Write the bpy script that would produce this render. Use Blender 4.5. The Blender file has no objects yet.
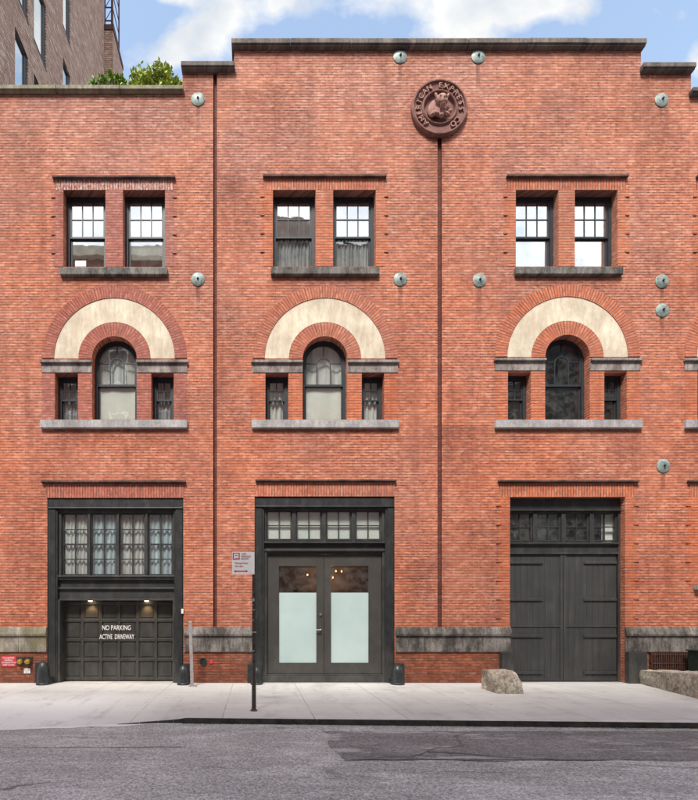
import bpy, bmesh, math, random
from mathutils import Vector, Matrix
R = math.radians
random.seed(7)
S = bpy.context.scene
COL = S.collection

# ------------------------------------------------------------------ camera
D = 12.0                      # camera to facade, metres
cam = bpy.data.cameras.new('camera')
cam.sensor_fit = 'HORIZONTAL'; cam.sensor_width = 36.0
cam.lens = 480.0 / 698.0 * 36.0
cam.shift_x = 94.0 / 698.0
cam.shift_y = 215.0 / 698.0
cam.clip_start = 0.1; cam.clip_end = 2000
co = bpy.data.objects.new('camera', cam); COL.objects.link(co)
co.location = (0, -D, 1.7); co.rotation_euler = (R(90), 0, 0)
S.camera = co

# ------------------------------------------------------------------ light
SUN_EL, SUN_AZ = 55.0, 20.0           # azimuth measured from straight behind the camera towards its left
sd = Vector((-math.sin(R(SUN_AZ)) * math.cos(R(SUN_EL)), -math.cos(R(SUN_AZ)) * math.cos(R(SUN_EL)), math.sin(R(SUN_EL))))
sun = bpy.data.lights.new('sun', 'SUN'); sun.energy = 2.5; sun.angle = R(13); sun.color = (1.0, 0.95, 0.88)
so = bpy.data.objects.new('sun', sun); COL.objects.link(so)
so.rotation_euler = (-sd).to_track_quat('-Z', 'Y').to_euler(); so.location = sd * 60

W = bpy.data.worlds.new('World'); S.world = W; W.use_nodes = True
wn, wl = W.node_tree.nodes, W.node_tree.links
wn.clear()
def N(t, **k):
    n = wn.new(t)
    for a, b in k.items(): setattr(n, a, b)
    return n
def mth(op, a, b=None, c=None, clamp=False):
    n = N('ShaderNodeMath', operation=op); n.use_clamp = clamp
    for i, v in enumerate((a, b, c)):
        if v is None: continue
        if isinstance(v, (int, float)): n.inputs[i].default_value = v
        else: wl.new(v, n.inputs[i])
    return n.outputs[0]
sky = N('ShaderNodeTexSky'); sky.sky_type = 'NISHITA'; sky.sun_disc = False
sky.sun_elevation = R(SUN_EL); sky.sun_rotation = math.atan2(sd.x, sd.y)
sky.air_density = 1.0; sky.dust_density = 0.6; sky.ozone_density = 1.2
tc = N('ShaderNodeTexCoord'); sp = N('ShaderNodeSeparateXYZ'); wl.new(tc.outputs['Generated'], sp.inputs[0])
ay = mth('MAXIMUM', mth('ABSOLUTE', sp.outputs[1]), 0.05)
gx = mth('DIVIDE', sp.outputs[0], ay); gz = mth('DIVIDE', sp.outputs[2], ay)
front = mth('GREATER_THAN', sp.outputs[1], 0.0)
cv = N('ShaderNodeCombineXYZ'); wl.new(gx, cv.inputs[0]); wl.new(gz, cv.inputs[1]); wl.new(front, cv.inputs[2])
nz = N('ShaderNodeTexNoise'); nz.inputs['Scale'].default_value = 4.6; nz.inputs['Detail'].default_value = 9; nz.inputs['Roughness'].default_value = 0.56
wl.new(cv.outputs[0], nz.inputs['Vector'])
blob = None
for (px, py, rx, ry, a) in ((200, 42, 30, 22, .85), (166, 56, 16, 14, .6), (322, 2, 70, 24, .9), (480, -4, 62, 30, .95), (560, 4, 52, 24, .85), (706, 64, 26, 18, 1.0), (176, -2, 26, 8, .7), (215, 20, 22, 16, .3)):
    dx = mth('MULTIPLY', mth('SUBTRACT', gx, (px - 255) / 480), 480 / rx)
    dz = mth('MULTIPLY', mth('SUBTRACT', gz, (615 - py) / 480), 480 / ry)
    r2 = mth('ADD', mth('MULTIPLY', dx, dx), mth('MULTIPLY', dz, dz))
    b = mth('MULTIPLY', mth('POWER', 2.718, mth('MULTIPLY', r2, -0.9)), a)
    blob = b if blob is None else mth('ADD', blob, b)
blob = mth('MULTIPLY', blob, front)
base = mth('MULTIPLY', mth('SUBTRACT', 1.0, front), 1.15)
dens = mth('ADD', mth('ADD', blob, base), mth('MULTIPLY', mth('SUBTRACT', nz.outputs[0], 0.5), 3.4))
dens = mth('MULTIPLY', mth('SUBTRACT', dens, 0.22), 1.7, clamp=True)
dens = mth('MULTIPLY', dens, mth('MULTIPLY', mth('ADD', sp.outputs[2], 0.02), 8, clamp=True))
# soft shading inside the clouds (their own grey undersides)
nz2 = N('ShaderNodeTexNoise'); nz2.inputs['Scale'].default_value = 7; nz2.inputs['Detail'].default_value = 5
wl.new(cv.outputs[0], nz2.inputs['Vector'])
cr = N('ShaderNodeValToRGB'); cr.color_ramp.elements[0].position = .33; cr.color_ramp.elements[0].color = (2.45, 2.62, 2.85, 1)
cr.color_ramp.elements[1].position = .62; cr.color_ramp.elements[1].color = (3.5, 3.48, 3.42, 1)
wl.new(nz2.outputs[0], cr.inputs[0])
mx = N('ShaderNodeMixRGB'); wl.new(dens, mx.inputs[0]); 
skb = N('ShaderNodeMixRGB', blend_type='MULTIPLY'); skb.inputs[0].default_value = 1; skb.inputs[2].default_value = (1.75, 1.5, 1.22, 1)
wl.new(sky.outputs[0], skb.inputs[1]); wl.new(skb.outputs[0], mx.inputs[1])
gain = mth('ADD', 1.0, mth('MULTIPLY', mth('MULTIPLY', sp.outputs[1], -3.0, clamp=True), .8))    # clouds on the sun's side, out of view, boosted to keep the facade's fill
gm_ = N('ShaderNodeVectorMath', operation='SCALE'); wl.new(cr.outputs[0], gm_.inputs[0]); wl.new(gain, gm_.inputs['Scale']); wl.new(gm_.outputs[0], mx.inputs[2])
bg = N('ShaderNodeBackground'); bg.inputs[1].default_value = 0.12; wl.new(mx.outputs[0], bg.inputs[0])
wo = N('ShaderNodeOutputWorld'); wl.new(bg.outputs[0], wo.inputs[0])

S.view_settings.view_transform = 'Standard'; S.view_settings.look = 'None'
S.view_settings.gamma = 1; S.view_settings.use_curve_mapping = False
S.view_settings.exposure = 1.32

# ------------------------------------------------------------------ material helpers
class MT:
    def __init__(s, name, rough=0.8, metal=0.0, spec=0.4):
        s.m = bpy.data.materials.new(name); s.m.use_nodes = True
        s.n = s.m.node_tree.nodes; s.l = s.m.node_tree.links
        s.b = s.n['Principled BSDF']; s.out = s.n['Material Output']
        s.b.inputs['Roughness'].default_value = rough; s.b.inputs['Metallic'].default_value = metal
        s.b.inputs['Specular IOR Level'].default_value = spec
        s.tc = s.n.new('ShaderNodeTexCoord')
        s.sep = None
    def put(s, v, sock):
        if isinstance(v, (int, float)): sock.default_value = v
        elif isinstance(v, tuple): sock.default_value = v if len(v) == 4 or sock.type == 'VECTOR' else v + (1,)
        else: s.l.new(v, sock)
    def math(s, op, a, b=0.0, clamp=False):
        n = s.n.new('ShaderNodeMath'); n.operation = op; n.use_clamp = clamp
        s.put(a, n.inputs[0]); s.put(b, n.inputs[1]); return n.outputs[0]
    def xyz(s):
        if not s.sep:
            s.sep = s.n.new('ShaderNodeSeparateXYZ'); s.l.new(s.tc.outputs['Object'], s.sep.inputs[0])
        return s.sep.outputs
    def vec(s, x, y, z=0.0):
        n = s.n.new('ShaderNodeCombineXYZ'); s.put(x, n.inputs[0]); s.put(y, n.inputs[1]); s.put(z, n.inputs[2]); return n.outputs[0]
    def scale(s, v, sx, sy, sz):
        n = s.n.new('ShaderNodeVectorMath'); n.operation = 'MULTIPLY'; s.put(v, n.inputs[0]); n.inputs[1].default_value = (sx, sy, sz); return n.outputs[0]
    def noise(s, scale=5, detail=4, rough=.55, v=None, stretch=None):
        n = s.n.new('ShaderNodeTexNoise'); n.inputs['Scale'].default_value = scale; n.inputs['Detail'].default_value = detail
        n.inputs['Roughness'].default_value = rough
        vv = v if v is not None else s.tc.outputs['Object']
        if stretch: vv = s.scale(vv, *stretch)
        s.l.new(vv, n.inputs['Vector']); return n.outputs[0]
    def ramp(s, f, *stops):
        n = s.n.new('ShaderNodeValToRGB'); e = n.color_ramp.elements
        while len(e) < len(stops): e.new(0.5)
        for i, (p, c) in enumerate(stops):
            if isinstance(c, (int, float)): c = (c, c, c)
            e[i].position = p; e[i].color = tuple(c) + (1,)
        s.l.new(f, n.inputs[0]); return n.outputs[0]
    def mix(s, f, a, b, mode='MIX'):
        n = s.n.new('ShaderNodeMixRGB'); n.blend_type = mode
        s.put(f, n.inputs[0]); s.put(a, n.inputs[1]); s.put(b, n.inputs[2]); return n.outputs[0]
    def bump(s, h, strength=.4, dist=.01):
        n = s.n.new('ShaderNodeBump'); n.inputs['Strength'].default_value = strength; n.inputs['Distance'].default_value = dist
        s.l.new(h, n.inputs['Height']); s.l.new(n.outputs[0], s.b.inputs['Normal'])
    def color(s, c): s.put(c, s.b.inputs['Base Color'])
    def rough(s, c): s.put(c, s.b.inputs['Roughness'])

def plain(name, c, rough=.5, metal=0.0, var=.15, sc=8, spec=.4, bump=0.0, dust=0.0):
    t = MT(name, rough, metal, spec)
    a = t.noise(sc, 5)
    lo = tuple(x * (1 - var) for x in c); hi = tuple(min(1, x * (1 + var)) for x in c)
    c = t.ramp(a, (.3, lo), (.7, hi))
    if dust:
        x, y, z = t.xyz()
        dn = t.noise(2.2, 7, .75, stretch=(1.6, 1.6, .6)); gd = t.math('ADD', t.math('MULTIPLY', t.math('SUBTRACT', 1.0, t.math('MULTIPLY', z, 1.1), True), .22), dn)
        c = t.mix(t.ramp(gd, (.50, 0), (.74, dust)), c, (.21, .195, .175))
    t.color(c)
    if bump: t.bump(t.noise(sc * 6, 4), bump, .004)
    return t.m

def brick(name, dark, mid, light, mortar=(.16, .10, .085), uv=False, zone=True, white=0.0, joint=.55, course=.0685, blen=.205, joint_w=.009, stains=None):
    t = MT(name, .86, 0, .25)
    if uv:
        v = t.tc.outputs['UV']
    else:
        x, y, z = t.xyz()
        u = t.math('ADD', x, y)
        v = t.vec(u, z)
    wob = t.noise(1.3, 2, .5, v=v)
    br = t.n.new('ShaderNodeTexBrick'); br.offset = .5; br.squash = 1
    br.inputs['Scale'].default_value = 1; br.inputs['Brick Width'].default_value = blen; br.inputs['Row Height'].default_value = course
    br.inputs['Mortar Size'].default_value = joint_w; br.inputs['Mortar Smooth'].default_value = .25
    br.inputs['Color1'].default_value = (0, 0, 0, 1); br.inputs['Color2'].default_value = (1, 1, 1, 1); br.inputs['Mortar'].default_value = (.5, .5, .5, 1)
    t.l.new(v, br.inputs['Vector'])
    rnd, fac = br.outputs[0], br.outputs[1]
    fine = t.noise(44, 3, .85, v=v)
    s0 = t.n.new('ShaderNodeSeparateXYZ'); t.l.new(v, s0.inputs[0])
    row = t.math('FLOOR', t.math('DIVIDE', s0.outputs[1], course))
    hb = t.n.new('ShaderNodeTexWhiteNoise'); hb.noise_dimensions = '2D'
    t.l.new(t.vec(t.math('FLOOR', t.math('ADD', t.math('DIVIDE', s0.outputs[0], blen / 2), t.math('MULTIPLY', row, .37))), row), hb.inputs['Vector'])
    runs = t.noise(1.0, 5, .65, v=t.scale(v, 4.0, 16.0, 1))
    f = t.math('ADD', t.math('ADD', t.math('ADD', t.math('MULTIPLY', rnd, .13), t.math('MULTIPLY', hb.outputs[0], .14)), t.math('MULTIPLY', fine, .38)), t.math('MULTIPLY', runs, .35))
    c = t.ramp(f, (.24, dark), (.35, tuple((a + b) / 2 for a, b in zip(dark, mid))), (.49, mid), (.70, light), (.86, tuple(min(1, a * 1.22) for a in light)))
    if zone:
        big = t.noise(.32, 5, .6, v=v)
        c = t.mix(t.ramp(big, (.38, 0), (.60, .9)), c, t.mix(1.0, c, (1.14, .96, .80), 'MULTIPLY'))
        big2 = t.noise(.9, 6, .7, v=t.scale(v, 1, .6, 1))
        c = t.mix(t.ramp(big2, (.46, 0), (.66, .75)), c, t.mix(1.0, c, (.72, .64, .66), 'MULTIPLY'))
        if not uv:
            # older, paler, pinker brick higher up
            x, y, z = t.xyz()
            zz = t.math('ADD', t.math('MULTIPLY', z, 1 / 16.0), t.math('MULTIPLY', t.math('SUBTRACT', big2, .5), .5))
            c = t.mix(t.ramp(zz, (.40, 0), (.90, .9)), c, t.mix(1.0, c, (.94, 1.16, 1.34), 'MULTIPLY'))
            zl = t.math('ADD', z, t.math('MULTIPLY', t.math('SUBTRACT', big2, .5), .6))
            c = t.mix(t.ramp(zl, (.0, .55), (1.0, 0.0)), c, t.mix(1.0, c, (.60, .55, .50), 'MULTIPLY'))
        # sooty runs down the face
        run = t.noise(1.0, 5, .65, v=t.scale(v, 2.6, .22, 1))
        c = t.mix(t.ramp(run, (.53, 0), (.72, .65)), c, t.mix(1.0, c, (.60, .52, .50), 'MULTIPLY'))
    # scattered pale (lime) flecks
    sp = t.noise(9.0, 6, .8, v=t.scale(v, 1, 2.2, 1))
    c = t.mix(t.ramp(sp, (.64 - white * .20, 0), (.72 - white * .16, .5 + white * .3)), c, (.62, .54, .50))
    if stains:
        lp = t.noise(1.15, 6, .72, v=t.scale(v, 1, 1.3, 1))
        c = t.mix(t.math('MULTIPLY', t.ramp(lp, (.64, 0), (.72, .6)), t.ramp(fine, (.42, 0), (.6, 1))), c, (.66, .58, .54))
    # joints: dark, open runs in places, pale pointing in others
    jn = t.noise(1.0, 5, .7, v=t.scale(v, 2.4, 9.0, 1))
    sv = t.n.new('ShaderNodeSeparateXYZ'); t.l.new(v, sv.inputs[0])
    q = t.math('DIVIDE', sv.outputs[1], course); q = t.math('SUBTRACT', q, t.math('FLOOR', q))
    hm = t.math('LESS_THAN', t.math('MINIMUM', q, t.math('SUBTRACT', 1.0, q)), joint_w * 1.15 / course)
    jf = t.math('MAXIMUM', t.math('MULTIPLY', fac, .45), hm)
    js = t.math('MULTIPLY', jf, t.ramp(jn, (.34, joint * .30), (.60, min(1, joint * 1.75))))
    mc = t.mix(t.ramp(t.noise(.8, 4, .7, v=v), (.4, 0), (.62, 1)), mortar, tuple(a * .42 for a in mortar))
    c = t.mix(js, c, mc)
    dn = t.noise(1.0, 3, .7, v=t.scale(v, 8.0, 14.6, 1)); dz_ = t.noise(.55, 5, .65, v=v)
    hm2 = t.math('LESS_THAN', t.math('MINIMUM', q, t.math('SUBTRACT', 1.0, q)), joint_w * 1.7 / course)
    dd = t.math('MULTIPLY', t.math('MULTIPLY', hm2, t.ramp(t.math('ADD', t.math('MULTIPLY', dn, .7), t.math('MULTIPLY', dz_, .3)), (.50, 0), (.57, .75))), 1.0 if stains else .6)
    c = t.mix(dd, c, tuple(a * .45 for a in dark))
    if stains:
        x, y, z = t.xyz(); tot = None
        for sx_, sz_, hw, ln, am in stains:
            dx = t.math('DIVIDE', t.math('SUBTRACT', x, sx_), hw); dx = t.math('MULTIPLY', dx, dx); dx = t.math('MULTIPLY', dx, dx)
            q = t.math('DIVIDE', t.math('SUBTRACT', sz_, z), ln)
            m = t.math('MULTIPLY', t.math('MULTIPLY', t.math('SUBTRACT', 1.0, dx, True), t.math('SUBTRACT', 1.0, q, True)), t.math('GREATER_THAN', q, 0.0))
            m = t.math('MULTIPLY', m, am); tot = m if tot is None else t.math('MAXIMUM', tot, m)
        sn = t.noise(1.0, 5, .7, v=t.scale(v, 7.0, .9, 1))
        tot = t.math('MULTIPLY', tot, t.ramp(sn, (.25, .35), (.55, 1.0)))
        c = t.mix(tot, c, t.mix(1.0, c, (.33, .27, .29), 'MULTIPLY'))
    t.color(c)
    h = t.math('ADD', t.math('MULTIPLY', t.math('SUBTRACT', 1.0, fac), 1.0), t.math('MULTIPLY', fine, .5))
    h = t.math('ADD', h, t.math('MULTIPLY', rnd, .35))
    t.bump(h, .55, .009)
    return t.m

def stone(name, c, dark, streak=.8, sc=3.0, green=None, rough=.85, speck=.5):
    t = MT(name, rough, 0, .3)
    n1 = t.noise(sc, 7, .65)
    col = t.ramp(n1, (.3, tuple(a * .75 for a in c)), (.7, tuple(min(1, a * 1.2) for a in c)))
    x, y, z = t.xyz()
    vv = t.vec(t.math('ADD', x, t.math('MULTIPLY', y, .3)), z)
    st = t.noise(1.0, 6, .7, v=t.scale(vv, 2.6, 1.3, 1))
    col = t.mix(t.ramp(st, (.42, 0), (.60, streak)), col, dark)
    st2 = t.noise(1.0, 6, .75, v=t.scale(vv, 13, 2.0, 1))
    col = t.mix(t.ramp(st2, (.45, 0), (.66, streak * .7)), col, tuple(a * .7 for a in dark))
    if green:
        g = t.noise(1.6, 5, .7)
        col = t.mix(t.ramp(g, (.40, 0), (.60, .7)), col, green)
    f = t.noise(48, 4, .85)
    col = t.mix(speck, col, t.ramp(f, (.35, .12), (.65, .75)), 'OVERLAY')
    t.color(col); t.bump(t.math('ADD', n1, t.math('MULTIPLY', f, .4)), .5, .01)
    return t.m

M = {}
RD, RM, RL = (.22, .078, .050), (.48, .178, .115), (.67, .335, .235)
def PX(px): return (px - 255) / 40.0
def PZ(py): return (683 - py) / 40.0
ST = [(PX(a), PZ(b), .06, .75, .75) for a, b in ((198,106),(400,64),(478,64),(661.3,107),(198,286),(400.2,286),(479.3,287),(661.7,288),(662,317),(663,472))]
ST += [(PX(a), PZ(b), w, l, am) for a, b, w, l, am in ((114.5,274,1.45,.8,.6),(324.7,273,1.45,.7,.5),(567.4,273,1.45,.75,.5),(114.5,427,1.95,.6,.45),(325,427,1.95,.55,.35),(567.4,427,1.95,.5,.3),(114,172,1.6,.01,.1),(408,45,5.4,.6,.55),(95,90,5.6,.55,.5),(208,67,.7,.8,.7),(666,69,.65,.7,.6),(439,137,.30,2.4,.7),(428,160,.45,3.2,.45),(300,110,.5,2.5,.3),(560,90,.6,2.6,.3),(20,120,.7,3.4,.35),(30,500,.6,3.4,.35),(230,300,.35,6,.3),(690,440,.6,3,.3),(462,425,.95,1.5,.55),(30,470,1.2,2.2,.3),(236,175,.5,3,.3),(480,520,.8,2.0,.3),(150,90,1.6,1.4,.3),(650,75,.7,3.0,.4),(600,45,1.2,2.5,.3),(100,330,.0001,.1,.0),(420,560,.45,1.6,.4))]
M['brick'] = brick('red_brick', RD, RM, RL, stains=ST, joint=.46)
M['base_brick'] = brick('base_brick', (.11, .042, .028), (.29, .10, .06), (.48, .215, .14), joint=.6, white=.15)
M['new_brick'] = brick('fresh_brick', (.33, .10, .055), (.50, .165, .09), (.62, .25, .155), joint=.5)
M['old_brick'] = brick('old_red_brick', (.22, .075, .06), (.37, .13, .10), (.50, .23, .185), joint=.4, white=.35)
M['soldier'] = brick('soldier_brick', (.27, .09, .06), (.44, .165, .11), (.60, .28, .20), uv=True, joint=.5)
M['soldier_new'] = brick('fresh_soldier_brick', (.32, .10, .058), (.48, .165, .098), (.62, .27, .175), uv=True, joint=.6)
M['soldier_old'] = brick('limey_soldier_brick', (.22, .07, .06), (.36, .125, .10), (.50, .22, .18), uv=True, joint=.45, white=.9)
M['soldier_dark'] = brick('dark_soldier_brick', (.22, .07, .058), (.37, .125, .096), (.50, .22, .17), uv=True, joint=.5, white=.3)
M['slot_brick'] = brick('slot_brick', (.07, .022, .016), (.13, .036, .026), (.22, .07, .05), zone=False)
M['tower_brick'] = brick('brown_brick', (.20, .11, .08), (.38, .24, .19), (.70, .55, .48), mortar=(.16, .11, .09), zone=False, joint=.8, course=.13, blen=.40, joint_w=.02, white=.5)
M['stone'] = stone('weathered_granite', (.27, .245, .225), (.05, .043, .038), .9)
M['stone_moss'] = stone('mossy_granite', (.38, .34, .285), (.11, .10, .075), .7, green=(.17, .15, .07))
M['sill'] = stone('bluestone', (.44, .42, .42), (.16, .145, .15), .55)
M['impost'] = stone('brown_granite', (.40, .35, .33), (.115, .085, .08), .85)
M['sill_dark'] = stone('dark_bluestone', (.22, .205, .19), (.05, .047, .042), .95)
M['coping'] = stone('coping_stone', (.21, .175, .155), (.06, .052, .048), .8)
M['coping_moss'] = stone('mossy_coping', (.40, .36, .29), (.12, .10, .07), .75, green=(.20, .19, .09))
M['hood'] = stone('hood_mould_stone', (.16, .085, .07), (.04, .028, .026), .8)
M['cream'] = stone('cream_render', (.70, .625, .50), (.44, .34, .24), .5, sc=1.4, speck=.08)
M['rubble'] = stone('rubble_stone', (.60, .54, .46), (.15, .115, .085), .75, sc=5, green=(.34, .25, .14), speck=.75)
def rubble():
    t = MT('rubble_stone', .9, 0, .25)
    a = t.noise(2.6, 8, .75); b = t.noise(22, 5, .8); d = t.noise(5.5, 6, .7)
    c = t.ramp(a, (.34, (.20, .155, .115)), (.5, (.46, .40, .33)), (.66, (.66, .60, .52)))
    c = t.mix(t.ramp(d, (.52, 0), (.62, .75)), c, (.13, .10, .08))
    c = t.mix(.8, c, t.ramp(b, (.36, .1), (.64, .9)), 'OVERLAY')
    t.color(c); t.bump(t.math('ADD', a, t.math('MULTIPLY', b, .5)), .9, .03); return t.m
M['rubble'] = rubble()
M['terracotta'] = stone('brown_terracotta', (.24, .115, .098), (.09, .042, .036), .5, sc=8, speck=.1)
M['terracotta_deep'] = stone('dark_terracotta', (.15, .065, .055), (.06, .03, .026), .5, sc=8, speck=.1)
M['terracotta_pale'] = stone('pale_terracotta', (.42, .24, .20), (.20, .10, .085), .45, sc=8, speck=.1)
M['steel'] = plain('black_steel_paint', (.022, .024, .025), .42, 0, .3, 5, bump=.08, dust=.22)
M['steel2'] = plain('charcoal_paint', (.036, .037, .037), .42, 0, .22, 4, bump=.08, dust=.28)
M['door_paint'] = plain('warm_charcoal_paint', (.058, .055, .050), .4, 0, .12, 3, dust=.18)
M['garage_paint'] = plain('garage_paint', (.040, .039, .035), .4, 0, .25, 3, dust=.18)
M['frame'] = plain('blue_black_paint', (.028, .033, .040), .45, 0, .25, 9)
M['iron'] = plain('cast_iron', (.045, .052, .055), .38, .4, .35, 14, bump=.3)
M['galv'] = plain('galvanised_metal', (.21, .255, .24), .55, .2, .5, 10, bump=.1)
M['post'] = plain('weathered_aluminium', (.40, .36, .35), .55, .3, .25, 12)
M['pole'] = plain('brown_pole_steel', (.085, .07, .065), .5, .4, .4, 15)
M['white'] = plain('white_paint', (.80, .79, .77), .5, 0, .06, 20)
M['signwhite'] = plain('sign_white', (.92, .91, .92), .5, 0, .03, 20)
M['signred'] = plain('sign_red', (.60, .045, .06), .4, 0, .08, 20)
M['ink'] = plain('black_ink', (.03, .025, .03), .5)
M['brass'] = plain('brass', (.62, .36, .07), .35, .6, .35, 40)
M['chrome'] = plain('brushed_chrome', (.72, .72, .70), .25, .9, .05)
M['rust'] = plain('rusty_iron', (.085, .04, .03), .7, .2, .5, 25)
M['green'] = plain('dark_green_paint', (.020, .026, .023), .4, 0, .3, 8)
M['dark'] = plain('dark_room', (.05, .045, .04), .9)
M['roof'] = plain('roof_felt', (.10, .10, .10), .9, 0, .3, 2)
M['wood'] = plain('warm_wood', (.20, .11, .06), .6, 0, .4, 6)
M['paper'] = plain('paper_note', (.78, .74, .74), .8, 0, .05)
M['trunk'] = plain('shrub_stem', (.10, .07, .045), .9, 0, .3, 20)

def wood_door():
    t = MT('dark_plank_paint', .5, 0, .35)
    n = t.noise(1.0, 6, .65, stretch=(14, 14, .8))
    n2 = t.noise(2.2, 4, .6)
    c = t.ramp(t.math('ADD', t.math('MULTIPLY', n, .6), t.math('MULTIPLY', n2, .4)), (.32, (.036, .037, .038)), (.52, (.052, .052, .052)), (.7, (.080, .078, .075)))
    t.color(c); t.bump(n, .25, .004); return t.m
M['plank'] = wood_door()

def glass(name, refl, wav=.35, tint=(.96, .985, .98), dirt=0.06):
    t = MT(name); t.n.remove(t.b)
    g = t.n.new('ShaderNodeBsdfGlossy'); g.inputs['Roughness'].default_value = .015; g.inputs['Color'].default_value = (.95, .97, 1, 1)
    tr = t.n.new('ShaderNodeBsdfTransparent'); tr.inputs['Color'].default_value = tint + (1,)
    mixn = t.n.new('ShaderNodeMixShader')
    lw = t.n.new('ShaderNodeLayerWeight'); lw.inputs['Blend'].default_value = .5
    f = t.math('ADD', t.math('MULTIPLY', t.math('POWER', lw.outputs['Facing'], 4.0), .6), refl, clamp=True)
    t.l.new(f, mixn.inputs[0]); t.l.new(tr.outputs[0], mixn.inputs[1]); t.l.new(g.outputs[0], mixn.inputs[2])
    bm = t.n.new('ShaderNodeBump'); bm.inputs['Strength'].default_value = wav; bm.inputs['Distance'].default_value = .006
    t.l.new(t.noise(2.6, 2, .5), bm.inputs['Height']); t.l.new(bm.outputs[0], g.inputs['Normal'])
    df = t.n.new('ShaderNodeBsdfDiffuse'); df.inputs['Color'].default_value = (.6, .6, .58, 1)
    m2 = t.n.new('ShaderNodeMixShader'); t.l.new(t.ramp(t.noise(5, 5, .7), (.4, 0.0), (.75, dirt)), m2.inputs[0])
    t.l.new(mixn.outputs[0], m2.inputs[1]); t.l.new(df.outputs[0], m2.inputs[2]); t.l.new(m2.outputs[0], t.out.inputs[0])
    return t.m
M['glass_sky'] = glass('mirror_window_glass', .46, .14)
M['glass_mid'] = glass('window_glass', .16)
M['glass_low'] = glass('clear_window_glass', .06)
def frosted():
    t = MT('frosted_glass', .22, 0, .5)
    t.color(t.ramp(t.noise(.8, 3), (.3, (.43, .55, .54)), (.7, (.52, .64, .63))))
    t.b.inputs['Coat Weight'].default_value = .6; t.b.inputs['Coat Roughness'].default_value = .03
    return t.m
M['frosted'] = frosted()
def cloth(name, c, wave=14, lo=.6):
    t = MT(name, .9)
    x, y, z = t.xyz()
    n = t.noise(1.0, 4, .6, stretch=(wave, wave, .7))
    t.color(t.ramp(n, (.3, tuple(a * lo for a in c)), (.7, c))); t.bump(n, .6, .03)
    t.b.inputs['Emission Strength'].default_value = 0
    return t.m
M['curtain'] = cloth('white_curtain', (.80, .79, .76))
M['sheer'] = cloth('grey_sheer_curtain', (.50, .50, .52), 18, .35)
M['bluecurtain'] = cloth('pale_blue_curtain', (.62, .72, .76), 12, .7)
M['paper_shade'] = cloth('paper_shade', (.80, .78, .72), 1.5, .82)
M['blind'] = plain('roller_blind', (.80, .80, .76), .8, 0, .04, 3)
def lampm(name, c, e):
    t = MT(name); t.color(c); t.b.inputs['Emission Color'].default_value = c + (1,); t.b.inputs['Emission Strength'].default_value = e; return t.m
M['lamp'] = lampm('warm_lamp', (1.0, .72, .42), 9)
M['lamp_dim'] = lampm('warm_bulb', (1.0, .60, .25), 2.5)

def asphalt(name, c, patch=False):
    t = MT(name, .85, 0, .3)
    f = t.noise(95, 3, .8); f2 = t.noise(30, 3, .75)
    big = t.noise(.5, 6, .65, stretch=(.5, 1.6, 1)); mid = t.noise(2.2, 6, .7, stretch=(.45, 1.5, 1))
    base = t.ramp(big, (.3, tuple(a * .78 for a in c)), (.7, tuple(a * 1.28 for a in c)))
    base = t.mix(t.ramp(mid, (.48, 0), (.62, .5)), base, tuple(min(1, a * 1.7) for a in c))
    base = t.mix(.75, base, t.ramp(t.math('ADD', t.math('MULTIPLY', f, .6), t.math('MULTIPLY', f2, .4)), (.40, .05), (.50, .5), (.60, .98)), 'OVERLAY')
    if patch:
        st = t.noise(1.0, 6, .75, stretch=(.7, 2.6, 1))
        base = t.mix(t.ramp(st, (.54, 0), (.61, .85)), base, (.50, .48, .475))
    # cracks
    vo = t.n.new('ShaderNodeTexVoronoi'); vo.feature = 'DISTANCE_TO_EDGE'; vo.inputs['Scale'].default_value = .42
    wv = t.n.new('ShaderNodeVectorMath'); wv.operation = 'ADD'
    nn = t.n.new('ShaderNodeTexNoise'); nn.inputs['Scale'].default_value = 1.8; nn.inputs['Detail'].default_value = 6; t.l.new(t.tc.outputs['Object'], nn.inputs['Vector'])
    t.l.new(t.tc.outputs['Object'], wv.inputs[0]); t.l.new(t.scale(nn.outputs['Color'], 1.2, .5, 0), wv.inputs[1]); 
    t.l.new(t.scale(wv.outputs[0], .55, 1.5, 1), vo.inputs['Vector'])
    cm = t.math('MULTIPLY', t.ramp(vo.outputs['Distance'], (.0, 1.0), (.006, .8), (.014, 0)), t.ramp(t.noise(.45, 3), (.48, 0), (.6, .85)))
    base = t.mix(cm, base, (.09, .085, .085))
    t.color(base); t.bump(t.math('SUBTRACT', t.math('ADD', f, f2), t.math('MULTIPLY', cm, 2.0)), .55, .008)
    return t.m
M['asphalt'] = asphalt('asphalt', (.40, .385, .382))
M['asphalt2'] = asphalt('dark_asphalt_patch', (.20, .188, .189), True)
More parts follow.
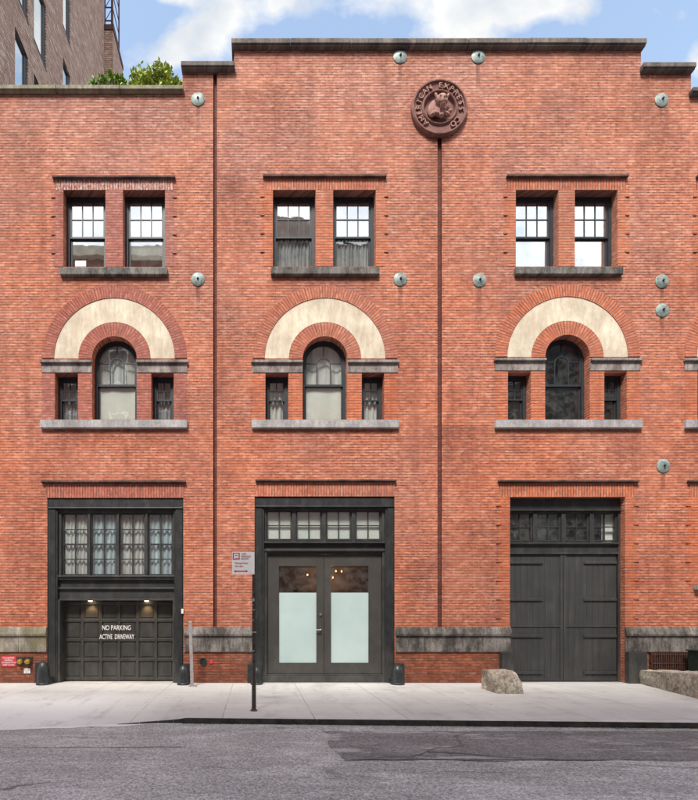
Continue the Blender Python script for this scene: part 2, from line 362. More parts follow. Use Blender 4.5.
def concrete():
    t = MT('pavement_concrete', .85, 0, .3)
    x, y, z = t.xyz()
    n1 = t.noise(.6, 7, .65); n2 = t.noise(60, 3, .7); n3 = t.noise(3.5, 6, .7, stretch=(.5, 1.4, 1))
    c = t.ramp(n1, (.3, (.60, .58, .56)), (.7, (.72, .70, .68)))
    c = t.mix(t.ramp(n3, (.52, 0), (.74, .45)), c, (.38, .35, .33))
    c = t.mix(.4, c, t.ramp(n2, (.35, .2), (.65, .8)), 'OVERLAY')
    # per-slab tone and scored joints
    sx = t.math('ADD', x, .55); fx = t.math('FLOOR', t.math('DIVIDE', sx, 1.52)); fy = t.math('FLOOR', t.math('DIVIDE', t.math('ADD', y, .1), 1.37))
    wn_ = t.n.new('ShaderNodeTexWhiteNoise'); wn_.noise_dimensions = '2D'; t.l.new(t.vec(fx, fy), wn_.inputs['Vector'])
    c = t.mix(1.0, c, t.ramp(wn_.outputs[0], (0, .88), (1, 1.0)), 'MULTIPLY')
    def line(v, off, per, w):
        q = t.math('DIVIDE', t.math('ADD', v, off), per)
        fr = t.math('ABSOLUTE', t.math('SUBTRACT', t.math('SUBTRACT', q, t.math('FLOOR', q)), 0.0))
        return t.math('LESS_THAN', fr, w / per)
    L = t.math('MAXIMUM', line(x, .55, 1.52, .016), line(y, .1, 1.37, .014))
    L = t.math('MULTIPLY', L, t.ramp(t.noise(1.1, 3), (.35, .25), (.6, .8)))
    c = t.mix(t.math('MULTIPLY', t.ramp(t.math('ADD', y, t.math('MULTIPLY', n1, .5)), (.02, 0), (.26, .5)), t.ramp(n3, (.3, .2), (.6, 1))), c, (.27, .24, .215))
    c = t.mix(L, c, (.25, .235, .22))
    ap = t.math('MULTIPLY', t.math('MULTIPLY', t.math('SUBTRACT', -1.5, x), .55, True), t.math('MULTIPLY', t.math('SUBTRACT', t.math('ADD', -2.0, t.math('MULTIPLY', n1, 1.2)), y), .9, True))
    c = t.mix(ap, c, (.86, .85, .84))  # blown-out brightness of the dusty driveway painted into the concrete colour
    # dark gum spots
    vo = t.n.new('ShaderNodeTexVoronoi'); vo.inputs['Scale'].default_value = 2.0; t.l.new(t.tc.outputs['Object'], vo.inputs['Vector'])
    c = t.mix(t.ramp(vo.outputs['Distance'], (.045, .75), (.06, 0)), c, (.20, .19, .18))
    sm = t.noise(1.0, 7, .78, stretch=(.9, .5, 1)); c = t.mix(t.ramp(sm, (.54, 0), (.66, .5)), c, (.37, .345, .325))
    dr = t.noise(1.0, 6, .7, stretch=(3.2, .35, 1)); c = t.mix(t.ramp(dr, (.56, 0), (.68, .3)), c, (.33, .31, .29))
    t.color(c); t.bump(t.math('SUBTRACT', t.math('ADD', n2, n3), t.math('MULTIPLY', L, 2)), .3, .006)
    return t.m
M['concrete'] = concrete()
M['kerb'] = plain('steel_faced_kerb', (.075, .068, .066), .6, .3, .45, 6, bump=.3)
M['apron_glare'] = plain('blown_out_concrete', (.84, .83, .82), .7, 0, .08, 2)  # near-white: the apron's overexposed glare is put into the colour
M['ground'] = plain('earth', (.14, .13, .12), .95, 0, .2, .5)
def leafm(name, a, b):
    t = MT(name, .55, 0, .4); g = t.n.new('ShaderNodeNewGeometry')
    t.color(t.ramp(g.outputs['Random Per Island'], (0, a), (1, b)))
    t.b.inputs['Transmission Weight'].default_value = 0
    return t.m
M['leaf'] = leafm('bright_green_leaves', (.16, .24, .03), (.50, .56, .10))
M['leaf2'] = leafm('deep_green_leaves', (.08, .18, .02), (.30, .42, .07))
def opp(name, c):
    return plain(name, c, .9, 0, .2, 1.5)

# ------------------------------------------------------------------ mesh helpers
class MB:
    def __init__(s): s.bm = bmesh.new(); s.uv = s.bm.loops.layers.uv.new('UVMap')
    def face(s, pts, uvs=None, mi=0):
        vs = [s.bm.verts.new(p) for p in pts]
        try: f = s.bm.faces.new(vs)
        except ValueError: return
        f.material_index = mi
        if uvs:
            for l, u in zip(f.loops, uvs): l[s.uv].uv = u
        return f
    def box(s, x0, x1, y0, y1, z0, z1, swap=False, mi=0):
        v = [(x0,y0,z0),(x1,y0,z0),(x1,y1,z0),(x0,y1,z0),(x0,y0,z1),(x1,y0,z1),(x1,y1,z1),(x0,y1,z1)]
        for q in ((0,1,5,4),(1,2,6,5),(2,3,7,6),(3,0,4,7),(4,5,6,7),(3,2,1,0)):
            p = [v[i] for i in q]
            s.face(p, [(a[2], a[0] + a[1]) if swap else (a[0] + a[1], a[2]) for a in p], mi)
        return s
    def prism(s, poly, y0, y1, mi=0):              # poly in xz, counter-clockwise seen from -y
        n = len(poly)
        s.face([(x, y0, z) for x, z in poly], None, mi)
        s.face([(x, y1, z) for x, z in reversed(poly)], None, mi)
        for i in range(n):
            a, b = poly[i], poly[(i + 1) % n]
            s.face([(a[0], y1, a[1]), (b[0], y1, b[1]), (b[0], y0, b[1]), (a[0], y0, a[1])], None, mi)
        return s
    def arc(s, cx, cz, r0, r1, a0, a1, y0, y1, n=32, mi=0):
        rm = (r0 + r1) / 2
        for i in range(n):
            t0 = a0 + (a1 - a0) * i / n; t1 = a0 + (a1 - a0) * (i + 1) / n
            def P(r, t, y): return (cx + r * math.cos(t), y, cz + r * math.sin(t))
            def U(r, t): return (r, t * rm)
            s.face([P(r0,t1,y0),P(r0,t0,y0),P(r1,t0,y0),P(r1,t1,y0)], [U(r0,t1),U(r0,t0),U(r1,t0),U(r1,t1)], mi)
            s.face([P(r1,t1,y1),P(r1,t0,y1),P(r0,t0,y1),P(r0,t1,y1)], [U(r1,t1),U(r1,t0),U(r0,t0),U(r0,t1)], mi)
            s.face([P(r1,t1,y0),P(r1,t0,y0),P(r1,t0,y1),P(r1,t1,y1)], [(0,t1*rm),(0,t0*rm),(.1,t0*rm),(.1,t1*rm)], mi)
            s.face([P(r0,t0,y0),P(r0,t1,y0),P(r0,t1,y1),P(r0,t0,y1)], [(0,t0*rm),(0,t1*rm),(.1,t1*rm),(.1,t0*rm)], mi)
        if abs(a1 - a0) < 6.2:
            for t in (a0, a1):
                s.face([P(r0,t,y0),P(r1,t,y0),P(r1,t,y1),P(r0,t,y1)], None, mi)
        return s
    def lathe(s, prof, c=(0,0,0), axis='z', n=24, mi=0):      # prof [(r, h)]
        def P(r, h, t):
            a, b = r * math.cos(t), r * math.sin(t)
            return (c[0]+a, c[1]+b, c[2]+h) if axis == 'z' else (c[0]+a, c[1]-h, c[2]+b)
        for (r0, h0), (r1, h1) in zip(prof, prof[1:]):
            for i in range(n):
                t0, t1 = 2*math.pi*i/n, 2*math.pi*(i+1)/n
                p = [P(r0,h0,t0), P(r0,h0,t1), P(r1,h1,t1), P(r1,h1,t0)]
                if r0 < 1e-5: p = [p[0], p[2], p[3]]
                elif r1 < 1e-5: p = [p[0], p[1], p[2]]
                s.face(p, None, mi)
        return s
    def tube(s, a, b, r, r2=None, n=10, mi=0):
        a, b = Vector(a), Vector(b); d = (b - a).normalized(); r2 = r if r2 is None else r2
        u = d.orthogonal().normalized(); w = d.cross(u)
        A = [a + r*(u*math.cos(2*math.pi*i/n)+w*math.sin(2*math.pi*i/n)) for i in range(n)]
        B = [b + r2*(u*math.cos(2*math.pi*i/n)+w*math.sin(2*math.pi*i/n)) for i in range(n)]
        for i in range(n): s.face([A[i], A[(i+1)%n], B[(i+1)%n], B[i]], None, mi)
        s.face(A[::-1], None, mi); s.face(B, None, mi)
        return s
    def build(s, name, mat, parent=None, bevel=0.0, smooth=False, weld=True, loc=None):
        if weld: bmesh.ops.remove_doubles(s.bm, verts=s.bm.verts, dist=1e-5)
        if weld: bmesh.ops.recalc_face_normals(s.bm, faces=s.bm.faces)
        me = bpy.data.meshes.new(name); s.bm.to_mesh(me); s.bm.free()
        for m in (mat if isinstance(mat, (list, tuple)) else [mat]): me.materials.append(m)
        o = bpy.data.objects.new(name, me); COL.objects.link(o)
        if parent is not None: o.parent = parent
        if loc: o.location = loc
        if smooth:
            for p in me.polygons: p.use_smooth = True
            try: me.set_sharp_from_angle(angle=R(38))
            except Exception: pass
        if bevel:
            b = o.modifiers.new('bevel', 'BEVEL'); b.width = bevel; b.segments = 2; b.limit_method = 'ANGLE'; b.angle_limit = R(40)
        return o

def tag(o, label=None, cat=None, group=None, kind=None):
    if label: o['label'] = label
    if cat: o['category'] = cat
    if group: o['group'] = group
    if kind: o['kind'] = kind
    return o
def empty(name, loc=(0,0,0), label=None, cat=None, group=None, kind=None):
    o = bpy.data.objects.new(name, None); COL.objects.link(o); o.location = loc; o.empty_display_size = .2
    return tag(o, label, cat, group, kind)
def text_mesh(txt, size, ext=.004, sx=1.0, align='CENTER'):
    cu = bpy.data.curves.new('txt', 'FONT'); cu.body = txt; cu.size = size; cu.extrude = ext; cu.align_x = align; cu.align_y = 'CENTER'
    cu.resolution_u = 3
    ob = bpy.data.objects.new('txt', cu); COL.objects.link(ob)
    dg = bpy.context.evaluated_depsgraph_get(); dg.update()
    me = bpy.data.meshes.new_from_object(ob.evaluated_get(dg))
    bpy.data.objects.remove(ob); bpy.data.curves.remove(cu)
    me.transform(Matrix.Diagonal((sx, 1, 1, 1)))
    me.transform(Matrix.Rotation(R(90), 4, 'X'))
    return me
def text_obj(name, txt, loc, size, mat, parent=None, sx=1.0, ext=.004, align='CENTER'):
    me = text_mesh(txt, size, ext, sx, align); me.materials.clear(); me.materials.append(mat)
    me.transform(Matrix.Translation(loc)); me.name = name
    o = bpy.data.objects.new(name, me); COL.objects.link(o)
    if parent is not None: o.parent = parent
    return o

def X(px): return (px - 255) / 40.0
def Z(py): return (683 - py) / 40.0
def ZF(py, y): return 1.7 + (615 - py) * (12 + y) / 480.0      # height of something standing proud of the wall by -y

# ------------------------------------------------------------------ ground, road, pavement
g = MB(); g.face([(-900,-900,-.16),(900,-900,-.16),(900,900,-.16),(-900,900,-.16)])
tag(g.build('ground', M['ground']), kind='structure')
g = MB(); g.face([(-70,-13.2,-.09),(70,-13.2,-.09),(70,-3.6,-.09),(-70,-3.6,-.09)])
tag(g.build('road', M['asphalt']), kind='structure')

def kerbY(x): return -4.13 - .044 * x if x > -1.6 else -4.06
def edge(x):                       # y of the pavement's street edge and its drop at the driveway
    y = -4.13 - .044 * max(x, -1.2)
    if x >= -1.15: dr = 0
    elif x >= -2.3: dr = ((-1.15 - x) / 1.15) ** .6
    else: dr = 1
    if x < -1.65: y -= .36 * min(1, (-1.65 - x) / 2.6)
    if x < -13: dr = max(0, 1 - (-13 - x) / 1.0)
    return y, dr * .085
xs = [-45, -30, -20, -15, -14, -13] + [-13 + .25 * i for i in range(1, 48)] + [-1.15, -1.0, -.5] + [i * .8 for i in range(0, 25)] + [22, 30, 45]
ys_t = [0, .12, .25, .4, .5, .6, .7, .8, .9, 1.0]
g = MB(); V = []
for x in sorted(set(xs)):
    ey, dr = edge(x); row = []
    for t in ys_t:
        y = -0.0 + ey * t
        z = -dr * max(0, (t - .4) / .6) ** 1.4
        row.append(g.bm.verts.new((x, y, z)))
    row.append(g.bm.verts.new((x, ey - .001, -.16)))
    V.append(row)
for a, b in zip(V, V[1:]):
    for i in range(len(a) - 1): g.bm.faces.new((a[i], a[i+1], b[i+1], b[i]))
g.face([(-45,0,-.0005),(-45,1.2,-.0005),(45,1.2,-.0005),(45,0,-.0005)])
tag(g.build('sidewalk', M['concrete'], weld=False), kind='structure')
# kerb: dark steel-faced strip with joints
kxs = [-2.25, -1.9, -1.6, -1.35, -1.15] + [i * 3.05 + 1.0 for i in range(-0, 12)]
g = MB()
for a, b in zip(kxs, kxs[1:]):
    n = 2
    for i in range(n):
        x0 = a + (b - a) * i / n + (.012 if i == 0 else 0); x1 = a + (b - a) * (i + 1) / n
        (e0, d0), (e1, d1) = edge(x0), edge(x1)
        p = [(x0, e0 - .022, -.095), (x1, e1 - .022, -.095), (x1, e1 - .022, .002 - d1), (x0, e0 - .022, .002 - d0), (x1, e1 - .002, .002 - d1), (x0, e0 - .002, .002 - d0)]
        g.face([p[0], p[1], p[2], p[3]]); g.face([p[3], p[2], p[4], p[5]])
tag(g.build('kerb', M['kerb'], weld=False), kind='structure')
# grit along the gutter
g = MB(); rr = random.Random(4)
for i in range(900):
    x = rr.uniform(-1.2, 9.5); y = edge(x)[0] - .03 - abs(rr.gauss(0, .05)); s_ = rr.uniform(.004, .014)
    a = rr.uniform(0, 3)
    p = [(x + s_*math.cos(a+k*2.09), y + s_*math.sin(a+k*2.09), -.088) for k in range(3)]
    g.face(p); q = (x, y, -.088 + s_*.8)
    for k in range(3): g.face([p[k], p[(k+1)%3], q])
tag(g.build('gutter_grit', plain('leaf_grit', (.46, .38, .26), .9, 0, .4, 30), weld=False), kind='stuff')
def sheet(name, pts, z, mat):
    g = MB(); g.face([(x, y, z) for x, y in pts]); return tag(g.build(name, mat), kind='structure')
def wobble(x0, x1, y0, y1, j=.06, n=26, seed=1):
    r = random.Random(seed); p = []
    for i in range(n): p.append((x0 + (x1 - x0) * i / n, y0 + r.uniform(-j, j)))
    for i in range(5): p.append((x1 + r.uniform(-j, j) * 2, y0 + (y1 - y0) * i / 5))
    for i in range(n): p.append((x1 - (x1 - x0) * i / n, y1 + r.uniform(-j, j) * .4))
    for i in range(5): p.append((x0 + r.uniform(-j, j) * 3, y1 - (y1 - y0) * i / 5))
    return p
pp = wobble(1.1, 24, -6.1, -4.62, .05, 70, 3)
pp = [(x, min(y, edge(x)[0] - .09)) for x, y in pp]
sheet('asphalt_patch', pp, -.086, M['asphalt2'])
def seam(name, x0, x1, yf, w, seed, z=-.0835):
    r = random.Random(seed); n = int((x1 - x0) / .16); a = []; b = []; d = 0
    for i in range(n + 1):
        x = x0 + (x1 - x0) * i / n; d = d * .9 + r.uniform(-.016, .016); y = yf(x) + d; ww = w * r.uniform(.35, 1.3)
        a.append((x, y - ww)); b.append((x, y + ww))
    g = MB()
    for i in range(n): g.face([(a[i][0], a[i][1], z), (a[i+1][0], a[i+1][1], z), (b[i+1][0], b[i+1][1], z), (b[i][0], b[i][1], z)])
    tag(g.build(name, M['tar'], weld=False), kind='structure')
M['tar'] = plain('tar', (.085, .08, .08), .6, 0, .4, 12)
seam('road_seam', 1.2, 7.5, lambda x: -6.1, .010, 5, -.0820)
seam('road_seam', -14, -1.0, lambda x: -5.50 + .01 * x, .007, 8, -.0860)
seam('road_seam', 2.2, 6.5, lambda x: -5.75 - .22 * (x - 2.2), .006, 11, -.0825)
# pale dusty apron on the road before the driveway, its blown-out brightness painted in
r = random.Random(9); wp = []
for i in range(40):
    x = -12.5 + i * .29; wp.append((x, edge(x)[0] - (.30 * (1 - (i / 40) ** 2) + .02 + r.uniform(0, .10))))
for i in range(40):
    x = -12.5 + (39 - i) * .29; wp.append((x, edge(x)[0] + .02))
sheet('blown_out_apron', wp, -.0855, M['apron_glare'])
# far pavement behind the camera
g = MB(); g.box(-70, 70, -16.5, -13.2, -.15, 0)
tag(g.build('far_sidewalk', M['concrete']), kind='structure')

# ------------------------------------------------------------------ carriage house
B = empty('brick_building', (0,0,0), 'red brick carriage house with cream arches, stepped parapet and three black street doors', 'building')
XL, XR = X(-260), X(900)
B4 = 189.5
ops = []       # px: x0, x1, ytop, ybot, depth, closed
upper = [(63.5,105.5),(123,165),(273,315.7),(333.2,375.8),(515.8,558.3),(574.8,617.5),(515.8+B4,558.3+B4),(574.8+B4,617.5+B4)]
for a, b in upper: ops.append((a, b, 190, 267 if a < 120 or a == 123 else 266.5, .30, None))
arches = [114.5, 325, 567.4, 567.4 + B4]
for i, c in enumerate(arches):
    y = 359.5 if i < 2 else 358
    yt = y - 23.0
    ops.append((c - 22.3, c + 22.3, yt - .001, 419.5, .30, 'arch%d' % i))
    ops.append((c - 59.5, c - 36.6, y + 14, 419.5, .30, None))
    ops.append((c + 36.8, c + 59.2, y + 14, 419.5, .30, None))
ops.append((47.3, 183.3, 497.8, 683, .62, None))
ops.append((254.6, 394.6, 496.5, 683, .35, None))
ops.append((510, 625, 497, 683, .40, None))
ops.append((700, 814, 497, 585, .30, None))
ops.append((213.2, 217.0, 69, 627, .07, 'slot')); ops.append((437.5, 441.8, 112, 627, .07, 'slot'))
ops.append((650, 690, 651.5, 671.5, .2, 'slot'))
steps = [(-260, 182.5, 91.5), (182.5, 234, 68.5), (234, 641, 46.5), (641, 691, 70), (691, 900, 93.5)]
xb = sorted(set([o[0] for o in ops] + [o[1] for o in ops] + [s_[0] for s_ in steps] + [s_[1] for s_ in steps]))
yb = sorted(set([o[2] for o in ops] + [o[3] for o in ops] + [s_[2] for s_ in steps] + [652.0, 627.0]))
wallm = MB()
for i in range(len(xb) - 1):
    cxm = (xb[i] + xb[i+1]) / 2
    top = [s_[2] for s_ in steps if s_[0] <= cxm <= s_[1]][0]
    for j in range(len(yb) - 1):
        cym = (yb[j] + yb[j+1]) / 2
        if cym < top: continue
        if any(o[0] < cxm < o[1] and o[2] < cym < o[3] for o in ops): continue
        x0, x1, z0, z1 = X(xb[i]), X(xb[i+1]), Z(yb[j+1]), Z(yb[j])
        mi = 1 if cym > 652 else 0
        wallm.face([(x0,0,z0),(x1,0,z0),(x1,0,z1),(x0,0,z1)], None, mi)
for (a, b, t, bt, dep, kind) in ops:
    x0, x1, z0, z1 = X(a), X(b), Z(bt), Z(t)
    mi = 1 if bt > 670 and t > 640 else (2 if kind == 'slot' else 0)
    if kind and kind.startswith('arch'):
        i = int(kind[4:]); y = 359.5 if i < 2 else 358
        zs = Z(y); r_ = (x1 - x0) / 2; cx = (x0 + x1) / 2; z1 = zs + 23.0/40; n = 28
        # stilted: circle of radius r_, spring at z1 - r_
        zs = z1 - r_
        pts = [(cx + r_ * math.cos(math.pi * k / n), zs + r_ * math.sin(math.pi * k / n)) for k in range(n + 1)]
        h = n // 2
        wallm.face([(x1,0,z1)] + [(p[0],0,p[1]) for p in reversed(pts[:h+1])])
        wallm.face([(x0,0,z1)] + [(p[0],0,p[1]) for p in reversed(pts[h:])])
        for k in range(n):
            p, q = pts[k], pts[k+1]
            wallm.face([(p[0],0,p[1]),(q[0],0,q[1]),(q[0],dep,q[1]),(p[0],dep,p[1])])
        zj = zs
    else:
        wallm.face([(x0,0,z1),(x1,0,z1),(x1,dep,z1),(x0,dep,z1)], None, mi); zj = z1
    wallm.face([(x0,0,z0),(x0,dep,z0),(x0,dep,zj),(x0,0,zj)], None, mi)
    wallm.face([(x1,0,z0),(x1,dep,z0),(x1,dep,zj),(x1,0,zj)], None, mi)
    if bt < 682: wallm.face([(x0,0,z0),(x1,0,z0),(x1,dep,z0),(x0,dep,z0)], None, mi)
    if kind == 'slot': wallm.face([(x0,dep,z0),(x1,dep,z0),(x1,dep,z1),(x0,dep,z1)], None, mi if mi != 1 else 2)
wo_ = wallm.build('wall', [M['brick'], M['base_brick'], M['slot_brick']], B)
# parapet body, shell of the building
g = MB()
for a, b, t in steps: g.box(X(a) + .001, X(b) - .001, .078, .62, 13.6, Z(t) - .01)
for a, b, t in steps: g.box(X(a) + .003, X(b) - .003, .012, .318, max(13.6, Z(t) - 1.2), Z(t) - .012) if False else None
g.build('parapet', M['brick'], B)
g = MB(); g.box(XL + .01, XR - .01, .63, 11, -.3, -.1); g.box(XL + .01, XR - .01, .63, 11, 13.9, 14.1); g.box(XL + .01, XR - .01, 10.8, 11, -.1, 13.9)
g.box(XL, XL + .2, .02, 10.8, -.1, 13.9); g.box(XR - .2, XR, .02, 10.8, -.1, 13.9)
g.box(XL + .2, XR - .2, 2.6, 2.7, -.1, 13.9)
g.build('roof', M['roof'], B)
# copings
for k, (a, b, t, h, m, ra) in enumerate(((-260, 184, 84.5, 6.2, 'coping_moss', -.10), (181.5, 235, 60.5, 7.3, 'coping', -.13), (231.5, 643, 37.5, 8.0, 'coping', -.13), (639.5, 692, 61.5, 7.5, 'coping', -.13), (688.5, 900, 86.5, 6.5, 'coping', -.13))):
    g = MB(); n = max(1, round((b - a) / 62)); w = (b - a) / n
    lo_step = ZF(t + h, ra + .03)
    for i in range(n):
        x0 = X(a + w * i) + .004; x1 = X(a + w * (i + 1)) - .004
        dz = random.uniform(-.006, .006)
        g.box(x0, x1, ra, .70, ZF(t + h * .62, ra) + dz, ZF(t, ra) + dz)
        g.box(x0 + .004, x1 - .004, ra + .03, .66, lo_step, ZF(t + h * .62, ra) - .001 + dz)
    g.build('coping', M[m], B, bevel=.012)

# granite course
for a, b, m in ((-260, 47, 'stone_moss'), (184.5, 254, 'stone'), (395.5, 510.5, 'stone'), (624.5, 900, 'stone')):
    g = MB(); n = max(1, round((b - a) / 28)); w = (b - a) / n
    for i in range(n):
        x0 = X(a + w*i) + .003; x1 = X(a + w*(i+1)) - .003; j = random.uniform(0, .006)
        g.box(x0, x1, -.035 - j, .0 - .001, Z(652), Z(636.2))
    n = max(1, round((b - a) / 70)); w = (b - a) / n
    for i in range(n):
        x0 = X(a + w*i) + .002; x1 = X(a + w*(i+1)) - .002
        z0, z1 = Z(636), Z(627)
        ps = [(-.001, z0), (-.075, z0), (-.085, z0+.05), (-.055, z0+.16), (-.03, z1), (-.001, z1)]
        g.face([(x0, p[0], p[1]) for p in ps]); g.face([(x1, p[0], p[1]) for p in reversed(ps)])
        for p, q in zip(ps, ps[1:]): g.face([(x0,p[0],p[1]),(x0,q[0],q[1]),(x1,q[0],q[1]),(x1,p[0],p[1])])
    g.build('stone_course', M[m], B, bevel=.006)

# rings, bands, imposts, sills
for i, c in enumerate(arches):
    cx = X(c); sy = 358.3 if i < 2 else 357.0; zs = Z(sy)
    sol = [M['soldier_dark'], M['soldier'], M['soldier_new'], M['soldier_new']][i]
    MB().arc(cx, zs, 60.3/40, 72.3/40, 0, math.pi, -.018, -.0005, 64).build('arch_ring', sol, B, weld=False)
    MB().arc(cx, zs, 36.1/40, 60.2/40, 0, math.pi, -.005, -.0005, 64).build('arch_band', M['cream'], B, weld=False)
    # inner ring follows the stilted opening
    zi = Z((359.5 if i < 2 else 358) - 23.0) - 22.3/40
    MB().arc(cx, zi, 22.35/40, 36.0/40, R(-2) if False else 0, math.pi, -.014, -.0005, 48).build('arch_ring', sol, B, weld=False)
    yi = 359.5 if i < 2 else 357.6
    for sx in (-1, 1):
        xa, xb_ = (X(c - 72.6), X(c - 22.4)) if sx < 0 else (X(c + 22.4), X(c + 72.6))
        g = MB(); g.box(xa, xb_, -.02, -.0008, Z(yi + 13.3), ZF(yi + 2.4, -.075) - .001)
        g.box(xa - (.03 if sx < 0 else 0), xb_ + (.03 if sx > 0 else 0), -.075, -.0008, ZF(yi + 2.4, -.075), ZF(yi + .1, -.075))
        g.build('impost', M['impost'], B, bevel=.006)
    g = MB(); g.box(X(c - 73.2), X(c + 73.2), -.08, .27, ZF(427.6, -.08), ZF(419.6, -.08))
    g.build('window_sill', M['sill'], B, bevel=.012)
    # brick piers in the fresher or older brick
    pm = [M['old_brick'], M['new_brick'], M['new_brick'], M['new_brick']][i]
    for a, b in ((c-72.3, c-59.6), (c-36.5, c-22.4), (c+22.4, c+36.7), (c+59.3, c+72)):
        MB().box(X(a), X(b), -.006, -.0005, Z(419.6), Z(yi + 13.4)).build('brick_pier', pm, B)

def quoins(c0, c1, ytop, ybot, mat, solm, ledge, openings, lt, sillx=None, side=-1):
    """brick surround with toothed edges, soldier lintel and hood mould"""
    xsn = [c0] + [v for o in openings for v in o] + [c1]
    pr = list(zip(xsn[::2], xsn[1::2]))
    for k, (a, b) in enumerate(pr):
        g = MB(); g.box(X(a), X(b) - .0005, -.006, -.0005, Z(ybot), Z(lt))
        y = ytop + 22
        while y < ybot and k in (0, len(pr) - 1):
            if k == 0:
                g.box(X(c0 - 2.6), X(c0 + 1.5), -.022, -.0045, Z(y + 1.1), Z(y)); g.box(X(c0 - 2.6), X(c0) + .01, -.005, -.0005, Z(y - 8), Z(y) + .01)
            else:
                g.box(X(c1 - 1.5), X(c1 + 2.6), -.022, -.0045, Z(y + 1.1), Z(y)); g.box(X(c1) - .01, X(c1 + 2.6), -.005, -.0005, Z(y - 8), Z(y) + .01)
            y += 18.5
        g.build('brick_surround', mat, B)
    g = MB(); g.box(X(c0 + 1), X(c1 - 1), -.009, -.0005, Z(lt), Z(ytop + 3), swap=True)
    g.build('lintel', solm, B)
    g = MB(); zm_ = ZF(ytop + 1.7, -.075); g.box(X(ledge[0]), X(ledge[1]), -.075, -.0005, zm_, ZF(ytop, -.075)); g.box(X(ledge[0] + 1), X(ledge[1] - 1), -.045, -.0005, ZF(ytop + 3, -.045), zm_ - .0005)
    g.build('hood_mould', M['hood'], B, bevel=.006)
quoins(54, 174, 175, 267, M['old_brick'], M['soldier_old'], (53, 175.5), [(63.4,105.6),(122.9,165.1)], 190)
quoins(263, 385.5, 174, 266.4, M['new_brick'], M['soldier'], (263, 386), [(272.9,315.8),(333.1,375.9)], 190)
quoins(506, 626.5, 174, 266.4, M['new_brick'], M['soldier_new'], (506, 627), [(515.7,558.4),(574.7,617.6)], 190)
quoins(506+B4, 626.5+B4, 174, 266.4, M['new_brick'], M['soldier_new'], (506+B4, 627+B4), [(515.7+B4,558.4+B4),(574.7+B4,617.6+B4)], 190)
for a, b, y in ((61, 168, 267), (271, 378.5, 266.5), (514, 620.8, 266.5), (514+B4, 620.8+B4, 266.5)):
    g = MB(); g.box(X(a), X(b), -.09, .27, ZF(y + 7.2, -.09), ZF(y + .1, -.09)); g.build('window_sill', M['sill_dark'], B, bevel=.012)
# street-level lintels
def lintel(a, b, y0, y1, m, led, key=False):
    g = MB(); g.box(X(a), X(b), -.009, -.0005, Z(y1), Z(y0 + 3), swap=True)
    g.build('lintel', M[m], B)
    g = MB(); zm_ = ZF(y0 + 1.7, -.08); g.box(X(led[0]), X(led[1]), -.08, -.0005, zm_, ZF(y0, -.08)); g.box(X(led[0] + 1), X(led[1] - 1), -.05, -.0005, ZF(y0 + 3, -.05), zm_ - .0005)
    g.build('hood_mould', M['hood'], B, bevel=.006)
lintel(46, 184, 480.5, 497.8, 'soldier_dark', (42, 186))
lintel(256, 394.6, 479.2, 496.5, 'soldier', (255.5, 396))
lintel(500, 634, 480, 497, 'soldier_new', (497.5, 637.5))
lintel(690, 826, 480, 497, 'soldier_new', (686.5, 829))
for a, b, yb_ in ((498.5, 509.9, 627), (625.1, 636, 627), (688, 699.9, 585)):
    g = MB(); g.box(X(a), X(b), -.006, -.0005, Z(yb_) + .001, Z(497) - .0)
    y = 505
    while y < yb_ - 5:
        for e in ((a,) if a < 509 or a > 680 else (b,)):
            g.box(X(e - 2.6), X(e + 2.6), -.022, -.0045, Z(y + 1.1), Z(y))
        y += 18.7
    g.build('brick_surround', M['new_brick'], B)

# ------------------------------------------------------------------ windows
def sash(x0, x1, z0, z1, t, cols, rows, split, gm, fill, f=.075, st=.045, low_cols=1, low_rows=1, note=False):
    """double-hung window: frame mesh with muntins; panes and curtain as sub-parts"""
    g = MB(); zm = z0 + (z1 - z0) * split
    g.box(x0, x0+f, t, t+.11, z0, z1); g.box(x1-f, x1, t, t+.11, z0, z1)
    g.box(x0+f, x1-f, t, t+.11, z1-f, z1); g.box(x0+f, x1-f, t-.01, t+.11, z0, z0+.035)
    xa, xb_ = x0+f, x1-f
    def frame(za, zb, ya, yb_, c, r):
        g.box(xa, xa+st, ya, yb_, za, zb); g.box(xb_-st, xb_, ya, yb_, za, zb)
        g.box(xa+st, xb_-st, ya, yb_, za, za+st); g.box(xa+st, xb_-st, ya, yb_, zb-st, zb)
        for k in range(1, c):
            m = xa+st + (xb_-xa-2*st) * k / c; g.box(m-.012, m+.012, ya+.004, yb_-.004, za+st, zb-st)
        for k in range(1, r):
            m = za+st + (zb-za-2*st) * k / r; g.box(xa+st, xb_-st, ya+.006, yb_-.006, m-.012, m+.012)
    frame(zm-.02, z1-f, t+.02, t+.055, cols, rows)
    frame(z0+.036, zm+.03, t+.06, t+.095, low_cols, low_rows)
    w = g.build('window', M['frame'], B)
    for za, zb, y in ((zm, z1-f-.01, t+.038), (z0+.05, zm, t+.078)):
        MB().box(xa+.01, xb_-.01, y, y+.004, za, zb).build('pane', M[gm] if isinstance(gm, str) else M[gm[0 if za == zm else 1]], w)
    if fill: fillin(fill, xa, xb_, z0, z1, t + .125, w, zm)
    if note:
        o = MB().box(-4.60, -4.32, t+.072, t+.0735, 10.61, 10.76).build('paper_note', M['paper'], w)
    return w
